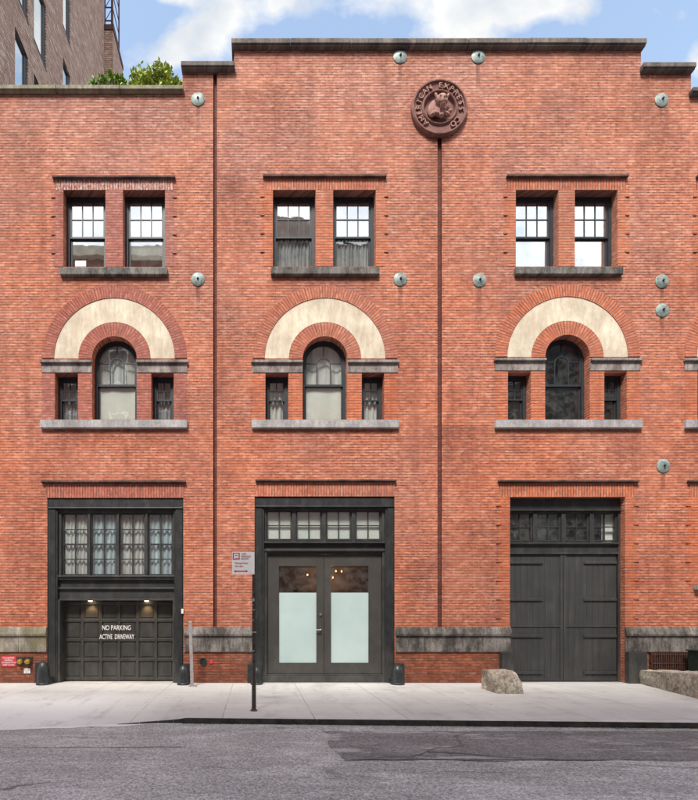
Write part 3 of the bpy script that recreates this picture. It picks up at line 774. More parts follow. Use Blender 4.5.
def wavy(x0, x1, z0, z1, y, amp, per, mat, parent, name='curtain'):
    g = MB(); n = max(8, int((x1 - x0) / per * 8)); r = random.random() * 6
    pts = [(x0 + (x1-x0)*i/n, y + amp * math.sin(r + 2*math.pi*i/8 + .7*math.sin(i*.37 + r))) for i in range(n+1)]
    for p, q in zip(pts, pts[1:]): g.face([(p[0],p[1],z0),(q[0],q[1],z0),(q[0],q[1],z1),(p[0],p[1],z1)])
    for p, q in zip(pts, pts[1:]): g.face([(p[0],p[1]+.004,z0),(p[0],p[1]+.004,z1),(q[0],q[1]+.004,z1),(q[0],q[1]+.004,z0)])
    return g.build(name, mat, parent, smooth=True, weld=False)
def fillin(kind, x0, x1, z0, z1, y, w, zm):
    if kind == 'sheer': wavy(x0, x1, z0, z1, y, .02, .09, M['sheer'], w)
    elif kind == 'curtain': wavy(x0, x1, z0, z1, y, .025, .12, M['curtain'], w)
    elif kind == 'halfshade': MB().box(x0, x1, y, y+.004, zm - (zm-z0)*.55, z1).build('roller_shade', M['blind'], w)
    elif kind == 'shade': MB().box(x0, x1, y, y+.004, z0, z1).build('roller_shade', M['blind'], w)
    elif kind == 'paper': wavy(x0, x1, z0, z1, y - .02, .008, .5, M['paper_shade'], w, 'paper_shade')
T = .20
for k, (a, b) in enumerate(upper):
    yb_ = 267 if k < 2 else 266.5
    fill = [None, 'halfshade', 'sheer', 'sheer', None, None, None, None][k]
    gm = ['glass_sky', 'glass_sky', 'glass_mid', 'glass_mid', 'glass_sky', 'glass_sky', 'glass_sky', 'glass_sky'][k]
    if k in (2, 3): gm = ('glass_sky', 'glass_mid')
    sash(X(a)+.002, X(b)-.002, Z(yb_)+.002, Z(190)-.002, T, 3, 2, .47, gm, fill, note=(k == 0))
for i, c in enumerate(arches):
    y = 359.5 if i < 2 else 358
    for a, b in ((c-59.5, c-36.6), (c+36.8, c+59.2)):
        sash(X(a)+.002, X(b)-.002, Z(419.5)+.002, Z(y+14)-.002, T, 2, 2, .50, 'glass_mid' if i < 2 else 'glass_low', ['sheer', 'curtain', None, None][i] if a < c else ['sheer', 'curtain', None, None][i], f=.085, st=.035)
    # round-headed window
    x0, x1 = X(c-22.3)+.002, X(c+22.3)-.002; cx = (x0+x1)/2; r_ = (x1-x0)/2; z0 = Z(419.5)+.002; zs = Z(y-23) - 22.3/40; t = T
    f = .07; g = MB()
    g.box(x0, x0+f, t, t+.11, z0, zs); g.box(x1-f, x1, t, t+.11, z0, zs); g.box(x0+f, x1-f, t-.01, t+.11, z0, z0+.035)
    g.arc(cx, zs, r_-f, r_, 0, math.pi, t, t+.11, 32)
    ri = r_-f; st = .035; zm = Z(381.5)
    g.arc(cx, zs, ri-st, ri, 0, math.pi, t+.02, t+.055, 32)
    g.box(x0+f, x0+f+st, t+.02, t+.055, zm-.02, zs); g.box(x1-f-st, x1-f, t+.02, t+.055, zm-.02, zs)
    g.box(x0+f+st, x1-f-st, t+.02, t+.055, zm-.02, zm+.03)
    g.box(x0+f, x0+f+st, t+.06, t+.095, z0+.036, zm+.03); g.box(x1-f-st, x1-f, t+.06, t+.095, z0+.036, zm+.03)
    g.box(x0+f+st, x1-f-st, t+.06, t+.095, z0+.036, z0+.08); g.box(x0+f+st, x1-f-st, t+.06, t+.095, zm-.02, zm+.03)
    # muntins: centre bar, side bars and the little inner arch
    zi = zs - .04; rs = .175
    g.arc(cx, zi, rs-.012, rs+.012, 0, math.pi, t+.026, t+.049, 16)
    g.box(cx-rs-.012, cx-rs+.012, t+.026, t+.049, zm+.03, zi); g.box(cx+rs-.012, cx+rs+.012, t+.026, t+.049, zm+.03, zi)
    g.box(cx-.012, cx+.012, t+.026, t+.049, zi+rs+.011, zs+ri-st+.005)
    g.box(x0+f+st, cx-rs-.012, t+.028, t+.047, zs-.012, zs+.012); g.box(cx+rs+.012, x1-f-st, t+.028, t+.047, zs-.012, zs+.012)
    w = g.build('window', M['frame'], B, weld=False)
    gm = ['glass_mid', 'glass_mid', 'glass_low', 'glass_low'][i]
    n = 24; poly = [(x0+f+.01, zm), (x1-f-.01, zm)] + [(cx+(ri-.01)*math.cos(math.pi*k/n), zs+(ri-.01)*math.sin(math.pi*k/n)) for k in range(n+1)]
    MB().prism(poly, t+.036, t+.040).build('pane', M[gm], w)
    MB().box(x0+f+.01, x1-f-.01, t+.076, t+.080, z0+.05, zm).build('pane', M[gm], w)
    if i < 2:
        wavy(x0+f, x1-f, z0, zm, t+.10, .006, .5, M['paper_shade'], w, 'paper_shade')
        wavy(x0+.02, x1-.02, zm, Z(337), t+.14, .015, .3, M['curtain'], w, 'curtain')

# ------------------------------------------------------------------ garage bay (left)
G = MB(); x0, x1 = X(47.3)+.002, X(183.3)-.002; zt = Z(497.8)-.002
G.box(x0, X(57), .02, .55, 0.0, zt); G.box(X(174), x1, .02, .55, 0.0, zt); G.box(X(57), X(174), .02, .55, Z(508.5), zt)
G.box(x0+.02, X(57)-.04, .0, .02, 0.0, zt-.26); G.box(X(174)+.04, x1-.02, .0, .02, 0.0, zt-.26)
G.box(x0+.01, x1-.01, -.02, .02, Z(508.8), Z(507.4))
gf = G.build('steel_surround', M['steel'], B, bevel=.006)
MB().box(X(57), X(174), .06, .30, Z(512), Z(508.5)-.001).build('window_head', M['steel2'], B, bevel=.005)
g = MB()
g.box(X(57), X(174), .06, .30, Z(579.5), Z(577)); g.box(X(57), X(174), .03, .30, Z(577), Z(575.6))
g.box(X(57), X(174), .13, .30, Z(587.5), Z(579.5)-.001)
g.box(X(57), X(174), .05, .30, Z(589.2), Z(587.5)); g.box(X(57), X(174), .10, .30, Z(599.0), Z(589.2)-.001)
g.box(X(57), X(174), .05, .70, Z(600.6), Z(599.0)-.001)
g.build('panel_band', M['steel2'], B, bevel=.005)
for a, b in ((57, 59.5), (172.5, 174)): MB().box(X(a), X(b), .03, .55, 0, Z(600.7)).build('door_jamb', M['steel2'], B, bevel=.005)
def multi(xs_, z0, z1, y, cols, rows, gm, fill, mat='steel2', st=.05):
    """row of casements, each a window part of its own"""
    for k, (a, b) in enumerate(xs_):
        g = MB(); xa, xb_ = X(a), X(b)
        g.box(xa-st, xa, y, y+.06, z0-st, z1+st); g.box(xb_, xb_+st, y, y+.06, z0-st, z1+st)
        g.box(xa, xb_, y, y+.06, z1, z1+st); g.box(xa, xb_, y, y+.06, z0-st, z0)
        for q in range(1, cols):
            m = xa + (xb_-xa)*q/cols; g.box(m-.012, m+.012, y+.008, y+.05, z0, z1)
        for q in range(1, rows):
            m = z0 + (z1-z0)*q/rows; h = .02 if rows == 4 and q == 2 else .012
            g.box(xa, xb_, y+(.0 if h > .015 else .01), y+.048, m-h, m+h)
        w = g.build('window', M[mat], B)
        MB().box(xa-.01, xb_+.01, y+.03, y+.034, z0-.01, z1+.01).build('pane', M[gm], w)
        fl = fill[k] if isinstance(fill, (list, tuple)) else fill
        if fl == 'blind': MB().box(xa-.04, xb_+.04, y+.075, y+.08, z0-.04, z1+.04).build('roller_blind', M['blind'], w)
        elif fl == 'part': MB().box(xb_-.26, xb_+.04, y+.12, y+.125, z0-.04, z1+.04).build('roller_blind', M['paper_shade'], w)
        elif fl: wavy(xa-.04, xb_+.04, z0-.04, z1+.04, y+.09, .02, .11, M[fl], w)
gx_ = [(61.6, 85.2), (90.6, 114.2), (119.4, 143), (148.2, 171.0)]
multi(gx_, Z(575)+.03, Z(514.3)+.02, .12, 2, 4, 'glass_mid', ['curtain', 'bluecurtain', 'curtain', 'bluecurtain'])
g = MB()
for a, b in ((57, 60.2), (86.6, 89.2), (115.6, 118.1), (144.4, 146.9), (172.4, 174)): g.box(X(a)+.0, X(b), .07, .22, Z(575.6)+.001, Z(512)-.001)
g.build('mullion', M['steel2'], B, bevel=.004)
# garage door: 6 x 4 recessed panels
g = MB(); gy = .27; xa, xb_ = X(59.5), X(172.5); zb, zt = 0.02, Z(600.7)
g.box(xa, xb_, gy+.03, gy+.06, zb, zt)
zr = [zb, zb+.03, .57, 1.075, 1.58, 2.06]
for q in range(7):
    m = xa + (xb_-xa)*q/6; g.box(max(xa, m-.035), min(xb_, m+.035), gy, gy+.03, zb, zt)
for q, m in enumerate((zb+.05, .56, 1.06, 1.56, 2.0)):
    for c_ in range(6):
        p = xa + (xb_-xa)*c_/6; q2 = xa + (xb_-xa)*(c_+1)/6
        g.box(p+.036, q2-.036, gy+.001, gy+.03, m-.035, m+.035)
        if q < 4:   # raised panel field
            z2 = (.56, 1.06, 1.56, 2.0)[q]
            g.box(p+.075, q2-.075, gy+.021, gy+.03, m+.075, z2-.075)
gd = g.build('garage_door', M['garage_paint'], B, bevel=.007)
text_obj('lettering', 'NO PARKING', (-3.54, gy-.003, 1.365), .175, M['white'], gd, .70)
text_obj('lettering', 'ACTIVE  DRIVEWAY', (-3.53, gy-.003, 1.135), .175, M['white'], gd, .57)
for px in (88, 145):
    g = MB().lathe([(0, -.016), (.035, -.016), (.035, -.012), (.05, -.01), (.05, 0)], (X(px), .17, Z(600.7)), n=16)
    o = g.build('downlight', M['lamp'], B, smooth=True)
    L = bpy.data.lights.new('downlight_beam', 'SPOT'); L.energy = 6; L.color = (1, .66, .36); L.spot_size = R(105); L.spot_blend = .7; L.shadow_soft_size = .03
    lo = bpy.data.objects.new('downlight_beam', L); COL.objects.link(lo); lo.location = (X(px), .17, Z(600.7) - .06); lo.rotation_euler = (R(8), 0, 0); lo.parent = o
# small white intercom on the jamb
MB().box(X(181.5), X(183.6), -.04, -.021, Z(613.8), Z(609)).build('intercom', M['white'], B, bevel=.005)

# ------------------------------------------------------------------ middle bay: glazed double door
x0, x1 = X(254.6)+.002, X(394.6)-.002; zt = Z(496.5)-.002
G = MB()
G.box(x0, X(264), .02, .34, 0, zt); G.box(X(385.5), x1, .02, .34, 0, zt); G.box(X(264), X(385.5), .02, .34, Z(507), zt)
G.box(x0+.02, X(264)-.05, .0, .02, 0, zt-.27); G.box(X(385.5)+.05, x1-.02, .0, .02, 0, zt-.27)
G.box(x0+.01, x1-.01, -.02, .02, Z(507.3), Z(506))
G.build('steel_surround', M['steel'], B, bevel=.006)
g = MB()
g.box(X(264), X(385.5), .06, .30, Z(509.5), Z(507)-.001)
g.box(X(264), X(266.5), .08, .30, Z(543), Z(509.5)-.001); g.box(X(383), X(385.5), .08, .30, Z(543), Z(509.5)-.001)
g.box(X(264), X(385.5), .03, .30, Z(543.0), Z(541.3)); g.box(X(264), X(385.5), .11, .30, Z(549), Z(543)-.001)
g.box(X(264), X(385.5), .04, .30, Z(551), Z(549)-.001)
g.box(X(264), X(267), .06, .30, 0, Z(551)-.001); g.box(X(383), X(385.5), .06, .30, 0, Z(551)-.001)
g.box(X(267), X(383), .09, .30, Z(553.5), Z(551)-.001)
g.box(X(267), X(383), .09, .30, 0.0, Z(675)); g.box(X(267), X(383), .06, .09, .0, Z(676.5))
for a, b in ((292.4, 296.3), (322.6, 326.6), (352.4, 356.2)): g.box(X(a), X(b), .08, .22, Z(541.3), Z(509.5)-.001)
g.build('door_frame', M['steel2'], B, bevel=.005)
multi([(267.9, 290.9), (297.8, 321), (328.1, 351), (357.7, 381)], Z(539.2)+.03, Z(512)+.03, .13, 2, 2, 'glass_mid', 'blind')
def leaf(px0, px1, g0, g1, hinge):
    y = .14; g = MB(); xa, xb_ = X(px0), X(px1); ga, gb = X(g0), X(g1); z0, z1 = Z(674.6), Z(553.8); gz0, gz1 = Z(664), Z(565)
    g.box(xa, ga, y, y+.05, z0, z1); g.box(gb, xb_, y, y+.05, z0, z1); g.box(ga, gb, y, y+.05, z0, gz0); g.box(ga, gb, y, y+.05, gz1, z1)
    g.box(ga, ga+.012, y-.006, y+.03, gz0, gz1); g.box(gb-.012, gb, y-.006, y+.03, gz0, gz1)
    g.box(ga+.012, gb-.012, y-.006, y+.03, gz0, gz0+.012); g.box(ga+.012, gb-.012, y-.006, y+.03, gz1-.012, gz1)
    d = g.build('door_leaf', M['door_paint'], B, bevel=.004)
    zf = Z(592.5)
    MB().box(ga, gb, y+.02, y+.026, gz0, zf).build('frosted_pane', M['frosted'], d)
    MB().box(ga, gb, y+.02, y+.026, zf+.001, gz1).build('clear_pane', M['glass_low'], d)
    return d
dl = leaf(267.3, 324.6, 278.7, 317.6, -1); dr_ = leaf(325.0, 382.7, 331.2, 370.3, 1)
g = MB(); g.lathe([(0, .03), (.03, .03), (.033, .0)], (X(321.2), .139, Z(614.5)), axis='y', n=16)
g.lathe([(0, .02), (.028, .02), (.03, 0)], (X(321.2), .139, Z(630)), axis='y', n=16)
g.tube((X(321.2), .12, Z(630)), (X(321.2), .075, Z(630)), .012); g.tube((X(321.6), .075, Z(630.0)), (X(316.2), .075, Z(630.1)), .014)
g.lathe([(0, .02), (.014, .02), (.015, 0)], (X(321.2), .139, Z(626.5)), axis='y', n=12)
g.build('door_handle', M['chrome'], dl, smooth=True)
# lobby behind the clear glass: timber ceiling joists, wall and a few warm bulbs
g = MB(); g.box(X(262), X(388), 1.9, 1.95, 0, 4.2)
for k in range(7): g.box(X(262), X(388), .5 + k*.2, .56 + k*.2, 3.25, 3.4)
g.build('lobby_ceiling', M['wood'], B)
for px, yy, zz in ((336, 1.1, 2.72), (343, .8, 2.86), (341, 1.4, 2.92), (310, 1.2, 2.80)):
    o = MB().lathe([(0, -.022), (.014, -.012), (.016, 0), (.010, .02), (0, .025)], (X(px)*1.05, yy, zz), n=12).build('bulb', M['lamp_dim'], B, smooth=True)
L = bpy.data.lights.new('lobby_light', 'POINT'); L.energy = 4; L.color = (1, .62, .32); L.shadow_soft_size = .1
lo = bpy.data.objects.new('lobby_light', L); COL.objects.link(lo); lo.location = (X(338), 1.2, 2.75); lo.parent = B

# ------------------------------------------------------------------ right bay: timber doors
x0, x1 = X(510)+.002, X(625)-.002; zt = Z(497)-.002; t = .15
g = MB()
g.box(x0, x1, t, t+.2, Z(507.5), zt); g.box(x0, x1, t-.05, t+.2, Z(510), Z(508.2))
g.box(x0, x0+.05, t, t+.2, 0, Z(510)-.001); g.box(x1-.05, x1, t, t+.2, 0, Z(510)-.001)
g.box(x0+.05, x1-.05, t+.02, t+.2, Z(512), Z(510)-.001)
g.box(x0+.05, x1-.05, t-.03, t+.2, Z(543.4), Z(541.6)); g.box(x0+.05, x1-.05, t+.03, t+.2, Z(551.5), Z(543.4)-.001)
g.box(x0+.05, x1-.05, t-.01, t+.2, Z(553.5), Z(551.5)-.001)
fx = 1.003
tr = []
for k in range(4):
    c_ = 567.5 + (k - 1.5) * 28.7; tr.append((c_ - 10.6, c_ + 10.6))
for k in range(3):
    m = X(567.5 + (k - 1) * 28.7); g.box(m-.05, m+.05, t, t+.15, Z(541.6)+.001, Z(512)-.001)
for k in range(24): # crimped drip strip above the transom
    xx = x0 + .02 + k * (x1 - x0 - .04) / 24; g.box(xx, xx + .06, t-.058, t-.05, Z(509.6), Z(508.6))
g.build('door_frame', M['steel2'], B, bevel=.005)
multi(tr, Z(540)+.03, Z(513.5)+.03, t+.05, 2, 2, 'glass_low', [None, None, None, 'part'], st=.045)
for s_ in (-1, 1):
    cx = X(567.5); xa = cx + (.006 if s_ > 0 else -1.36); xb_ = xa + 1.354
    g = MB(); n = 9; w = (xb_ - xa) / n
    for k in range(n):
        g.box(xa + k*w + .0015, xa + (k+1)*w - .0015, t+.035, t+.07, .03, Z(626.5)); g.box(xa + k*w + .0015, xa + (k+1)*w - .0015, t+.035, t+.07, Z(626), Z(554))
    g.box(xa, xb_, t+.062, t+.08, .02, Z(553.8))
    g.box(xa, xb_, t+.018, t+.034, Z(627.5), Z(625.5)); g.box(xa, xb_, t+.02, t+.034, .02, .10)
    e = xb_ if s_ < 0 else xa
    g.box(min(e, e - s_*-.07) if s_ > 0 else e-.07, (e+.07) if s_ > 0 else e, t+.012, t+.0345, .02, Z(554.2))
    d = g.build('door_leaf', M['plank'], B, bevel=.004)
    for yy in (561.8, 599.3, 636.4, 673.6):
        g = MB(); z = Z(yy)
        a, b = (xa + .01, xa + .84) if s_ < 0 else (xb_ - .84, xb_ - .01)
        g.box(a, b, t+.002, t+.018 - .001, z-.035, z+.035)
        for q in range(4): g.lathe([(0, .012), (.012, .008), (.014, 0)], (a + .1 + q*.2, t+.002, z), axis='y', n=8)
        g.build('strap_hinge', M['plank'], d, bevel=.008)
# dark plinth blocks at the jambs
for a, b, ya, yb_, dp in ((499, 510.5, 652.3, 683, .16), (624.6, 642.3, 652.3, 683, .16), (35.5, 46.8, 662.5, 683, .05), (183.8, 190.2, 663.5, 683, .05), (247.5, 254.2, 664, 683, .05), (395, 404, 663.3, 683, .05)):
    MB().box(X(a), X(b), -dp, -.001, Z(yb_)+.001, Z(ya)).build('plinth_block', M['steel2'] if dp > .1 else M['iron'], B, bevel=.01)

# ------------------------------------------------------------------ wall anchors, medallion, grille, vents
for (px, py) in ((198,99.5),(400,57),(478,57),(661.3,100.3),(198,279.5),(400.2,279.5),(479.3,280.5),(661.7,281.5),(662,310.5),(663,466),(400-210,-0)):
    if py < 1: continue
    g = MB(); c = (X(px), -.001, Z(py))
    g.lathe([(.168, 0), (.170, .014), (.155, .022), (.10, .036), (.05, .045), (0, .047)], c, axis='y', n=28)
    an = g.build('wall_anchor', M['galv'], B, smooth=True)
    MB().lathe([(.030, .042), (.030, .062), (.018, .064), (.016, .085), (0, .087)], c, axis='y', n=6).build('nut', M['iron'], an)
mc = (X(438.6), -.001, Z(110.2)); 
g = MB().lathe([(.70, 0), (.70, .07), (.675, .10), (.645, .10), (.63, .065), (.60, .055), (.45, .055), (.435, .085), (.415, .095), (.395, .085), (.375, .012), (0, .01)], mc, axis='y', n=64)
md = g.build('medallion', M['terracotta'], B, smooth=True)
def ringtext(s, a0, a1, r, size):
    bm = bmesh.new()
    for k, ch in enumerate(s):
        if ch == ' ': continue
        a = a0 + (a1 - a0) * k / (len(s) - 1)
        me = text_mesh(ch, size, .03, 1.0)
        me.transform(Matrix.Translation((mc[0], -.066, mc[2])) @ Matrix.Rotation(-(a - R(90)), 4, 'Y') @ Matrix.Translation((0, 0, r)))
        bm.from_mesh(me); bpy.data.meshes.remove(me)
    me = bpy.data.meshes.new('lettering'); bm.to_mesh(me); bm.free(); me.materials.append(M['terracotta'])
    me.materials.clear(); me.materials.append(M['terracotta_pale']); o = bpy.data.objects.new('lettering', me); COL.objects.link(o); o.parent = md
ringtext('AMERICAN EXPRESS CO', R(228), R(-52), .527, .185)
# mastiff looking out over its crossed paws: one continuous relief
bm = bmesh.new()
def ell(cx, cz, cy, rx, rz, ry, rot=0):
    mt = Matrix.Translation((mc[0]+cx, -.03-cy, mc[2]+cz)) @ Matrix.Rotation(rot, 4, 'Y') @ Matrix.Diagonal((rx, ry, rz, 1))
    bmesh.ops.create_icosphere(bm, subdivisions=3, radius=1, matrix=mt)
ell(-.15, .0, .01, .13, .22, .06, .35); ell(-.02, -.08, .03, .11, .15, .08)          # back, chest
ell(.02, .10, .12, .145, .12, .10); ell(.03, .17, .12, .115, .065, .08)               # skull, brow
ell(-.035, .05, .13, .065, .065, .07); ell(.10, .05, .13, .065, .065, .07)           # cheeks
ell(.035, -.005, .19, .066, .080, .08); ell(.035, -.07, .17, .07, .042, .07)         # muzzle, chin
ell(-.11, .21, .11, .036, .085, .035, -.35); ell(.165, .20, .11, .036, .08, .035, .5)    # ears
ell(-.10, -.20, .08, .13, .045, .06, .35); ell(.14, -.20, .08, .13, .04, .06, .45)     # forelegs
ell(-.20, -.24, .10, .05, .045, .06); ell(.02, -.26, .10, .06, .04, .06); ell(.24, -.15, .09, .05, .045, .05)
me = bpy.data.meshes.new('dog_relief'); bm.to_mesh(me); bm.free(); me.materials.append(M['terracotta_pale'])
dogo = bpy.data.objects.new('dog_relief', me); COL.objects.link(dogo); dogo.parent = md
rm = dogo.modifiers.new('fuse', 'REMESH'); rm.mode = 'VOXEL'; rm.voxel_size = .009; rm.use_smooth_shade = True
for ex in (-.035, .102):
    MB().lathe([(.0, .016), (.026, .010), (.032, -.03)], (mc[0]+ex, -.232, mc[2]+.115), axis='y', n=10).build('dog_eye', M['terracotta_deep'], dogo if False else md, smooth=True)
MB().lathe([(.0, .02), (.026, .012), (.03, -.03)], (mc[0]+.035, -.292, mc[2]+.022), axis='y', n=10).build('dog_nose', M['terracotta_deep'], md, smooth=True)
MB().box(mc[0]-.028, mc[0]+.10, -.272, -.20, mc[2]-.048, mc[2]-.034).build('dog_mouth', M['terracotta_deep'], md)
# basement grille
g = MB()
k = 651.5
for q in range(18): 
    xx = X(651.2 + q * 2.25); g.box(xx-.013, xx+.013, -.05, -.02, Z(671.3), Z(652.2))
g.box(X(649), X(691), -.055, -.018, Z(655.0), Z(653.9)); g.box(X(649), X(691), -.055, -.018, Z(664), Z(663))
g.box(X(649), X(649.8), -.055, .02, Z(671.3), Z(652.2)); g.box(X(690.4), X(691.2), -.055, .02, Z(671.3), Z(652.2))
g.build('basement_grille', M['rust'], B)
g = MB().lathe([(.0, .01), (.07, .012), (.075, .03), (.09, .03), (.095, 0)], (X(203.2), -.001, Z(661.8)), axis='y', n=20)
g.build('vent_cap', M['iron'], B, smooth=True)
MB().lathe([(0, .02), (.045, .018), (.05, 0)], (X(211.3), -.001, Z(662)), axis='y', n=14).build('vent_cap', M['signred'], B, smooth=True)
MB().box(X(693.3), X(699), -.12, -.001, Z(590), Z(586)).build('junction_box', M['galv'], B, bevel=.01)
for a in (X(208.5), X(433)):
    pass

# ------------------------------------------------------------------ things on and before the wall
def wall_sign():
    o = empty('fire_sign', (X(9), -.012, Z(661.5)), 'small red metal sign with white lines of text on the lower brick at far left', 'sign')
    MB().box(-.185, .185, -.006, .006, -.13, .13).build('sign_plate', M['signred'], o, bevel=.004)
    for k, (s_, sz) in enumerate((('STANDPIPE', .062), ('SIAMESE', .06), ('CONNECTION', .056), ('KEEP CLEAR', .056))):
        text_obj('lettering', s_, (0, -.009, .085 - k * .058), sz, M['white'], o, .95, .001)
wall_sign()
o = empty('hose_connection', (X(25), -.001, Z(661.5)), 'twin brass capped hose connection on a grey plate in the lower brick at left', 'hose connection')
MB().box(-.19, .19, -.02, 0, -.10, .115).build('back_plate', M['galv'] if False else M['iron'], o, bevel=.008)
for dx in (-.095, .095):
    c = MB().lathe([(0, .10), (.03, .10), (.035, .08), (.062, .075), (.068, .03), (.05, .02), (.05, 0)], (dx, -.02, 0), axis='y', n=20).build('cap', M['brass'], o, smooth=True)
    MB().box(dx-.06, dx+.06, -.135, -.115, -.01, .01).build('lug', M['brass'], c)
o = tag(MB().box(-.08, .08, -.008, .008, -.062, .062).build('wall_plaque', M['white'], None, bevel=.003, loc=(X(27.4), -.012, Z(671))), 'small white plaque on the brick under the brass hose caps', 'plaque')
text_obj('lettering', 'AUTO SPKR', (0, -.0095, .02), .03, M['ink'], o, .9, .001); text_obj('lettering', '2ND FL', (0, -.0095, -.025), .03, M['ink'], o, .9, .001)

def bollard(px, y, h, w, label):
    x = (px - 255) * (12 + y) / 480
    o = empty('bollard', (x, y, 0), label, 'bollard', 'cast iron wheel guards beside the doorways')
    MB().lathe([(0, 0), (w*.56, 0), (w*.56, .03), (w*.5, .05), (w*.5, h*.42), (w*.485, h*.58), (w*.43, h*.74), (w*.30, h*.90), (w*.15, h*.98), (0, h)], n=28).build('guard', M['iron'], o, smooth=True)
    MB().box(-w*.5, w*.5, .0, abs(y)-.055, .0, h*.25).build('bracket', M['iron'], o, bevel=.01)
    return o
bollard(43.3, -.30, .57, .30, 'squat black iron bollard at the left jamb of the garage door')
bollard(183.5, -.30, .48, .28, 'pointed black iron bollard between the garage door and the leaning grey post')
bollard(256.5, -.25, .44, .27, 'black iron bollard partly hidden behind the street sign pole')
bollard(397.6, -.27, .49, .30, 'black iron bollard at the right jamb of the glazed double door')

# leaning flat post
o = empty('metal_post', (X(193)*11.4/12, -.6, 0), 'pale flat metal post leaning beside the garage doorway', 'post')
g = MB(); zt = 1.55
g.face([(-.06,0,0),(.02,0,0),(-.035,.06,zt),(-.115,.06,zt)]); g.face([(-.06,.03,0),(.02,.03,0),(-.035,.09,zt),(-.115,.09,zt)])
g.face([(-.06,0,0),(-.06,.03,0),(-.115,.09,zt),(-.115,.06,zt)]); g.face([(.02,0,0),(.02,.03,0),(-.035,.09,zt),(-.035,.06,zt)]); g.face([(-.035,.06,zt),(-.115,.06,zt),(-.115,.09,zt),(-.035,.09,zt)])
g.build('shaft', M['post'], o, bevel=.006)
MB().box(-.10, .09, -.06, .07, 0, .018).build('base_plate', M['post'], o, bevel=.004)

# street sign
o = empty('street_sign', (-.02, -3.5, 0), 'white and red parking sign on a thin brown pole near the kerb', 'sign')
MB().tube((0, 0, 0), (0, 0, 1.02), .040, .036, 14).tube((0, 0, 0), (0, 0, .03), .065, .05, 14).build('pole_sleeve', M['pole'], o, smooth=True)
g = MB(); g.box(-.022, .022, -.012, .012, 1.0, 2.83)
g.box(-.03, -.022, -.02, .012, 1.0, 2.83); g.box(.022, .03, -.02, .012, 1.0, 2.83)
g.build('pole', M['pole'], o)
pl = MB().box(-.385, .012, -.030, -.024, 2.415, 2.815).build('sign_plate', M['signwhite'], o, bevel=.002)
sx = -.385
def sq(a, b, z0, z1, m, n='symbol', y=-.032): return MB().box(sx+a, sx+b, y, -.0303, z0, z1).build(n, m, pl)
sq(.012, .135, 2.675, 2.795, M['signred']); sq(.032, .115, 2.69, 2.78, M['signwhite'], y=-.0335)
sq(.05, .10, 2.742, 2.757, M['ink'], y=-.035); sq(.062, .10, 2.695, 2.704, M['ink'], y=-.035)
text_obj('lettering', 'NO', (sx+.21, -.033, 2.775), .05, M['signred'], pl, 1, .001)
text_obj('lettering', 'PARKING', (sx+.245, -.033, 2.73), .045, M['signred'], pl, .9, .001)
text_obj('lettering', '8AM-6PM', (sx+.225, -.033, 2.688), .036, M['ink'], pl, .9, .001)
text_obj('lettering', 'Monday-Friday', (sx+.165, -.033, 2.615), .042, M['signred'], pl, .95, .001)
text_obj('lettering', '7am-4pm', (sx+.125, -.033, 2.56), .042, M['signred'], pl, .95, .001)
g = MB(); z = 2.472; g.box(sx+.06, sx+.25, -.032, -.0305, z-.008, z+.008)
g.prism([(sx+.03, z), (sx+.065, z-.02), (sx+.065, z+.02)], -.032, -.0305); g.prism([(sx+.28, z), (sx+.245, z+.02), (sx+.245, z-.02)], -.032, -.0305)
g.build('symbol', M['signred'], pl)
r = random.Random(3)
for z, w, h in ((1.94, .05, .09), (1.86, .03, .05), (1.78, .06, .03), (1.60, .04, .03), (1.38, .085, .05), (1.05, .05, .05)):
    MB().box(-.04 + r.uniform(-.01, .01), -.04 + w, -.024, -.021, z, z + h * .55).build('sticker', M['post'], o)

# loading stone
def rock(name, x0, x1, y0, y1, h0, h1, label, cat, seed=1, rnd=True, amp=.03, cuts=10):
    bm = bmesh.new(); bmesh.ops.create_cube(bm, size=1)
    bmesh.ops.subdivide_edges(bm, edges=bm.edges[:], cuts=cuts, use_grid_fill=True)
    from mathutils import noise as mn
    cx, cy = (x0[0]+x0[1]+x1[0]+x1[1])/4, (y0+y1)/2
    for v in bm.verts:
        u, w, q = v.co.x + .5, v.co.y + .5, v.co.z + .5
        h = h1 + (h0 - h1) * w                        # w=0 front (y0), w=1 back (y1)
        xa = x1[0] + (x0[0] - x1[0]) * w; xb_ = x1[1] + (x0[1] - x1[1]) * w
        if rnd:
            fr = max(0, 1 - w / .45)
            k = 1 - .34 * fr * (abs(u - .55) / .5) ** 2.2 - .12 * fr ** 2
            h *= k; 
            y = y0 + (y1 - y0) * w + .16 * q ** 2.5 * fr
        else: y = y0 + (y1 - y0) * w
        p = Vector((xa + (xb_ - xa) * u, y, h * q))
        d = mn.noise(p * 5.0 + Vector((seed, 0, 0))) * amp + mn.noise(p * 14) * amp * .4
        n = Vector((u - .5, w - .5, max(0, q - .3))).normalized()
        v.co = p + n * d - Vector((cx, cy, 0))
        if q == 0: v.co.z = -.02
    me = bpy.data.meshes.new(name); bm.to_mesh(me); bm.free(); me.materials.append(M['rubble'])
    o = bpy.data.objects.new(name, me); COL.objects.link(o); o.location = (cx, cy, 0)
    for p in me.polygons: p.use_smooth = True
    me.set_sharp_from_angle(angle=R(32))
    return tag(o, label, cat)
rock('loading_stone', (5.22, 5.76), (5.22, 5.78), -1.68, -.95, .44, .45, 'rough rounded stone block on the pavement left of the big timber doors', 'stone block', 2, True, .035)
rock('stone_ramp_wall', (9.52, 10.4), (8.90, 9.9), -2.5, -.06, .33, .50, 'low rough granite kerb wall running out from the facade at far right', 'low wall', 5, False, .035, 14)
